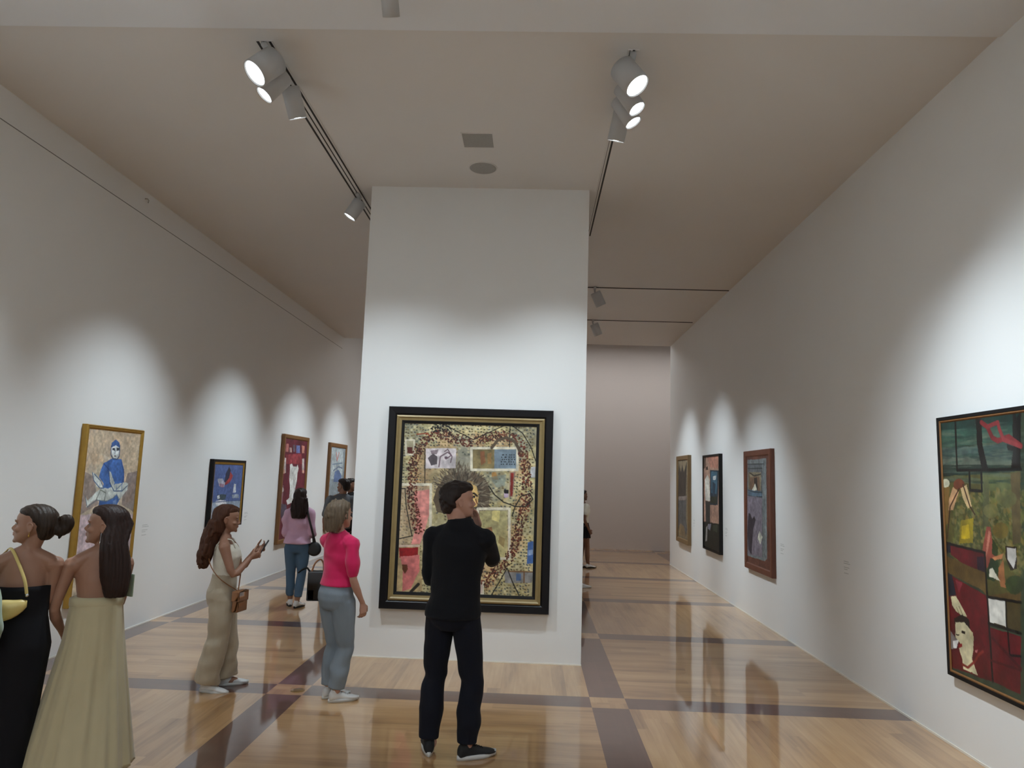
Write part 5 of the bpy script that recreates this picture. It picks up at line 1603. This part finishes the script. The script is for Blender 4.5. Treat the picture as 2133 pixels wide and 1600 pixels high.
# ---- black dress, hair in a bun
p = Person('person in a long strapless black dress with dark hair pinned in a bun',
           (-2.965, 4.20, 0), .50, 1.575, False, 'skin_tan', lean=(.0, .0), head_yaw=1.35, head_pitch=.02, hscale=1.06,
           armL=((.02, .235, 1.09), (-.4, -.35, -1), ((1, .2, .1), (0, -1, 0), .5, (0, 0, 1))),
           armR=((-.02, .195, 1.05), (.35, -.4, -1), ((-1, .2, .1), (0, -1, 0), .5, (0, 0, 1))), build=1.0, feet=[(-.06, 0, 8), (.045, 0, -8)])
p.make_body(brow='hair_black', legk=.75)
dress(p, 'dress_black', 1.125, .10, lerp_prof([(0, .145, .110), (.16, .138, .108), (.33, .172, .128), (.6, .150, .120), (1, .122, .115)]), .010, 7, 2)
p.shoes('black_leather', .010, sm='grey_rubber')
def bun(bm):
    h = p.hh
    q = p.Mh.to_3x3().normalized()
    tube(bm, smooth_path([p.headpt(0, -.50, .40), p.headpt(.0, -.62, .36), p.headpt(0, -.74, .37), p.headpt(.0, -.82, .50), p.headpt(0, -.79, .64), p.headpt(0, -.68, .62), p.headpt(.02, -.65, .48)], 4), [.034] * 5 + [.030] * 20, 12)
    for k in range(7):
        a = k * .9
        tube(bm, [p.headpt(.05 * math.sin(a), -.60, .34), p.headpt(.08 * math.sin(a * 2), -.70 - .03 * math.cos(a), .24), p.headpt(.10 * math.sin(a), -.62 + .05 * math.sin(a), .14)], .0035, 6)
p.hair('hair_bun', CAP_UP, bun, .0055, strands(.0016, 230))
bm = bmesh.new()
tube(bm, [p.headpt(-.37, -.05, .31), p.headpt(-.39, -.05, .24)], .002, 6)
ball(bm, p.headpt(-.39, -.05, .22), (.005, .005, .008), 10)
obj('earring', bm, M['gold'], p.body)
bag = thing('shoulder_bag', 'pale yellow crescent shoulder bag with a short strap, against the black dress', 'bag', p.W((-.085, -.150, .965)), .50)
bm = bmesh.new()
R_ = []
for k in range(13):
    a = -1.15 + 2.3 * k / 12
    cx, cz = math.sin(a) * .14, .13 - math.cos(a) * .085
    w = .060 * math.cos(a * 1.15) ** .6 if abs(a) < 1.14 else .004
    R_.append((Vector((cx, 0, cz)), Vector((-math.sin(a) * w * .5, 0, math.cos(a) * w)) * 1.0, Vector((0, w * .55, 0))))
loft(bm, R_, 20)
obj('bag_body', bm, M['yellow_leather'], bag)
for sx in (-1, 1):
    bm = bmesh.new()
    bmesh.ops.create_cone(bm, cap_ends=True, segments=16, radius1=.009, radius2=.009, depth=.012, matrix=Matrix.Translation((sx * .125, 0, .125)) @ Matrix.Rotation(PI / 2, 4, 'X'))
    obj('ring', bm, M['silver'], bag)
bm = bmesh.new()
tube(bm, smooth_path([(.122, 0, .135), (.100, .01, .22), (.035, .075, .345), (.0, .135, .375), (-.03, .20,   .345), (-.09, .06, .26), (-.125, .0, .13)], 5), .0065, 8, (1.3, .5))
obj('strap', bm, M['yellow_leather'], bag)

# ---- lilac blouse
p = Person('person in a lilac blouse and slim blue jeans with long dark hair, walking away',
           (-3.185, 9.83, 0), .22, 1.585, False, 'skin_tan', head_yaw=-.1,
           feet=[(-.055, .08, 10), (.045, -.05, -28)],
           armL=((-.13, .21, .97), (-.15, -.3, -1), None), armR=((.14, .20, .95), (.15, -.3, -1), None), vox=.010, build=1.0)
p.make_body(face=False)
p.top('blouse', 'lilac', .535, .846, 1.9, .026, .016, .008, hemflare=.015, amp=.008, seed=9)
p.trousers('jeans', 'mid_jeans', 1.80, .006, .0, .0, waist=.56, amp=.003, seed=3)
p.shoes('white_shoe', .018, sm='black_shoe')
sec = [(.0, -.065, 1.45, .092, .075), (.0, -.085, 1.37, .105, .070), (-.005, -.105, 1.29, .118, .055), (-.01, -.118, 1.23, .110, .042), (-.01, -.12, 1.19, .085, .03)]
p.hair('hair_brown', CAP_LONG, locks(sec, 8, .006, 20, 0, 2), .010, strands(.003, 120))
bag = thing('shoulder_bag', 'round black bag hanging from the right shoulder of the person in lilac', 'bag', p.W((.225, -.02, .675)), .1)
bm = bmesh.new()
loft(bm, [(Vector((0, y, .10)), Vector((r, 0, 0)), Vector((0, 0, r * 1.0))) for y, r in ((-.045, .06), (-.04, .09), (0, .098), (.04, .09), (.045, .06))], 28)
obj('bag_body', bm, M['black_leather'], bag)
bm = bmesh.new(); tube(bm, smooth_path([(-.02, .03, .18), (-.05, .03, .40), (-.10, .02, .60), (-.115, .0, .655), (-.10, -.10, .60), (-.04, -.10, .40), (.01, -.02, .19)], 4), .011, 8, (1.3, .5)); obj('strap', bm, M['black_leather'], bag)

# ---- charcoal polo
p = Person('person in a charcoal polo shirt with short black hair, behind the person in pink',
           (-3.33, 12.5, 0), .35, 1.70, True, 'skin_tan', head_yaw=.85, armL=((-.26, .10, .86), (-.3, -1, 0), None), vox=.011, build=1.06)
p.make_body(brow='hair_black', face=False)
p.top('polo_shirt', 'charcoal', .50, .850, .85, .014, .022, .006, amp=.004, seed=4)
p.trousers('trousers', 'navy_jeans', 1.93, .010, .012, waist=.56)
p.shoes('black_shoe', .016)
p.hair('hair_black', CAP_SHORT, None, .009, strands(.002, 120))
bm = bmesh.new(); c = p.sp(.842)
loft(bm, [(c + Vector((0, -.006, z)), Vector((r, 0, 0)), Vector((0, r * .9, .004))) for z, r in ((-.03, .088), (.0, .080), (.016, .074))], 24)
obj('collar', bm, M['charcoal'], p.t)
# ---- person photographing
p = Person('person in black raising a phone, just left of the partition wall',
           (-3.375, 13.35, 0), -.75, 1.70, False, 'skin_tan', head_yaw=-.55,
           armR=((.10, .27, 1.44), (.8, -.2, -1), ((0, .3, 1), (-.7, .3, 0), .6, (-.6, 0, .5))), vox=.012)
p.make_body(brow='hair_black', face=False)
p.top('shirt', 'black_cloth', .50, .846, 1.9, .014, .014, .008, amp=.004, seed=4)
p.trousers('trousers', 'black_cloth', 1.93, .010, .012, waist=.56)
p.shoes('black_shoe', .016)
p.hair('hair_black', CAP_SHORT, None, .010, strands(.002, 120))
ph = thing('phone', 'phone raised by the person in black near the far left wall', 'phone', p.W((.085, .31, 1.60)), -.75)
bm = bmesh.new(); box(bm, -.036, .036, -.005, .005, -.072, .072, .004); obj('phone_body', bm, M['phone'], ph)
bm = bmesh.new(); box(bm, -.033, .033, -.0062, -.0052, -.067, .067); obj('screen', bm, M['eye'], ph, False)
# ---- two people partly hidden beyond the right edge of the partition wall
p = Person('person in a white top and dark skirt, half hidden by the partition wall',
           (1.09, 15.2, 0), -1.15, 1.60, False, 'skin_brown', feet=[(-.06, -.02, 0), (.06, .10, 0)],
           armR=((.19, .03, .80), (.4, -1, 0), None), vox=.012)
p.make_body(face=False)
p.top('top', 'cream_knit', .58, .83, .5, .014, .016, .004, amp=.004, seed=4)
dress(p, 'dress_black', .96, .62, lerp_prof([(0, .125, .095), (.5, .165, .14), (1, .175, .155)]), .03, 11, 2)
p.shoes('white_shoe', .018, sm='black_shoe')
sec = [(.0, -.065, 1.45, .092, .075), (.0, -.085, 1.37, .095, .065), (0, -.105, 1.29, .09, .05), (0, -.115, 1.22, .06, .03)]
p.hair('hair_brown', CAP_LONG, locks(sec, 4, .004, 20, 0, 2), .011, strands(.003, 100))
p = Person('person hidden behind the partition wall except for one light shoe',
           (.62, 12.52, 0), -1.5, 1.62, False, 'skin_brown', feet=[(-.05, -.12, 0), (.06, .235, 0)], vox=.012)
p.make_body(face=False)
p.top('top', 'linen', .50, .846, .9, .014, .016, .004, amp=.004, seed=4)
p.trousers('trousers', 'linen', 1.5, .010, .012, waist=.56)
p.shoes('white_shoe', .016)
p.hair('hair_brown', CAP_SHORT, None, .011, strands(.003, 100))
# ---- person cut by the left edge of the picture
p = Person('person in a sage green top, cut off by the left edge of the picture',
           (-3.125, 3.84, 0), .55, 1.56, False, 'skin_tan', head_yaw=.3,
           armR=((.20, .10, .80), (.4, -1, 0), None), vox=.009)
p.make_body(brow='hair_black')
p.top('top', 'sage', .50, .846, 1.6, .014, .016, .006, amp=.004, seed=4)
p.trousers('trousers', 'linen', 1.93, .012, .02, waist=.56)
p.shoes('white_shoe', .016)
sec = [(.0, -.065, 1.45, .092, .075), (.0, -.085, 1.37, .100, .065), (0, -.105, 1.29, .09, .05), (0, -.115, 1.24, .06, .03)]
p.hair('hair_black', CAP_LONG, locks(sec, 4, .004, 20, 0, 2), .009, strands(.003, 120))
# ------------------------------------------------------------------ camera, world, added fill lights
cam = bpy.data.cameras.new('camera')
cam.sensor_width = 36.0
cam.sensor_fit = 'HORIZONTAL'
cam.lens = 1480.0 / 2133.0 * 36.0
cam.clip_end = 100
co = bpy.data.objects.new('camera', cam)
pitch, yaw, roll = 0.1288, 0.0328, 0.0318
fw0 = Vector((-math.sin(yaw), math.cos(yaw), 0)); rt0 = Vector((math.cos(yaw), math.sin(yaw), 0)); up0 = Vector((0, 0, 1))
fw = fw0 * math.cos(pitch) + up0 * math.sin(pitch)
up = -fw0 * math.sin(pitch) + up0 * math.cos(pitch)
rt = rt0 * math.cos(roll) + up * math.sin(roll)
up = -rt0 * math.sin(roll) + up * math.cos(roll)
m4 = Matrix((rt, up, -fw)).transposed().to_4x4()
m4.translation = Vector((0, 0, 1.85))
co.matrix_world = m4
link(co)
SC.camera = co

w = bpy.data.worlds.new('world')
SC.world = w
w.use_nodes = True
w.node_tree.nodes['Background'].inputs[0].default_value = (0.5, 0.52, 0.55, 1)
w.node_tree.nodes['Background'].inputs[1].default_value = 0.2

def area(name, loc, size, watt, col, rot=(0, 0, 0)):
    ld = bpy.data.lights.new(name, 'AREA')
    ld.shape = 'RECTANGLE'
    ld.size, ld.size_y = size
    ld.energy = watt
    ld.color = col
    o = bpy.data.objects.new(name, ld)
    o.location = loc
    o.rotation_euler = rot
    link(o)
area('gallery_fill', (-0.7, -2.6, 4.85), (5, 4), 235, (0.80, 0.92, 1.0))  # unseen fill added behind the camera for ambient brightness
area('far_room_fill', (1.5, 17.7, 5.45), (8, 1.2), 100, (0.95, 0.95, 0.95))  # fill added out of sight above the ceiling edge to brighten the far wall

SC.view_settings.view_transform = 'Standard'
SC.view_settings.look = 'None'
SC.view_settings.exposure = 0.06
SC.view_settings.gamma = 1.0
SC.view_settings.use_curve_mapping = False

SC.cycles.diffuse_bounces = 4
SC.cycles.max_bounces = 8
SC.cycles.glossy_bounces = 3
SC.cycles.caustics_reflective = False
SC.cycles.caustics_refractive = False
SC.cycles.adaptive_threshold = 0.05
SC.cycles.use_light_tree = False
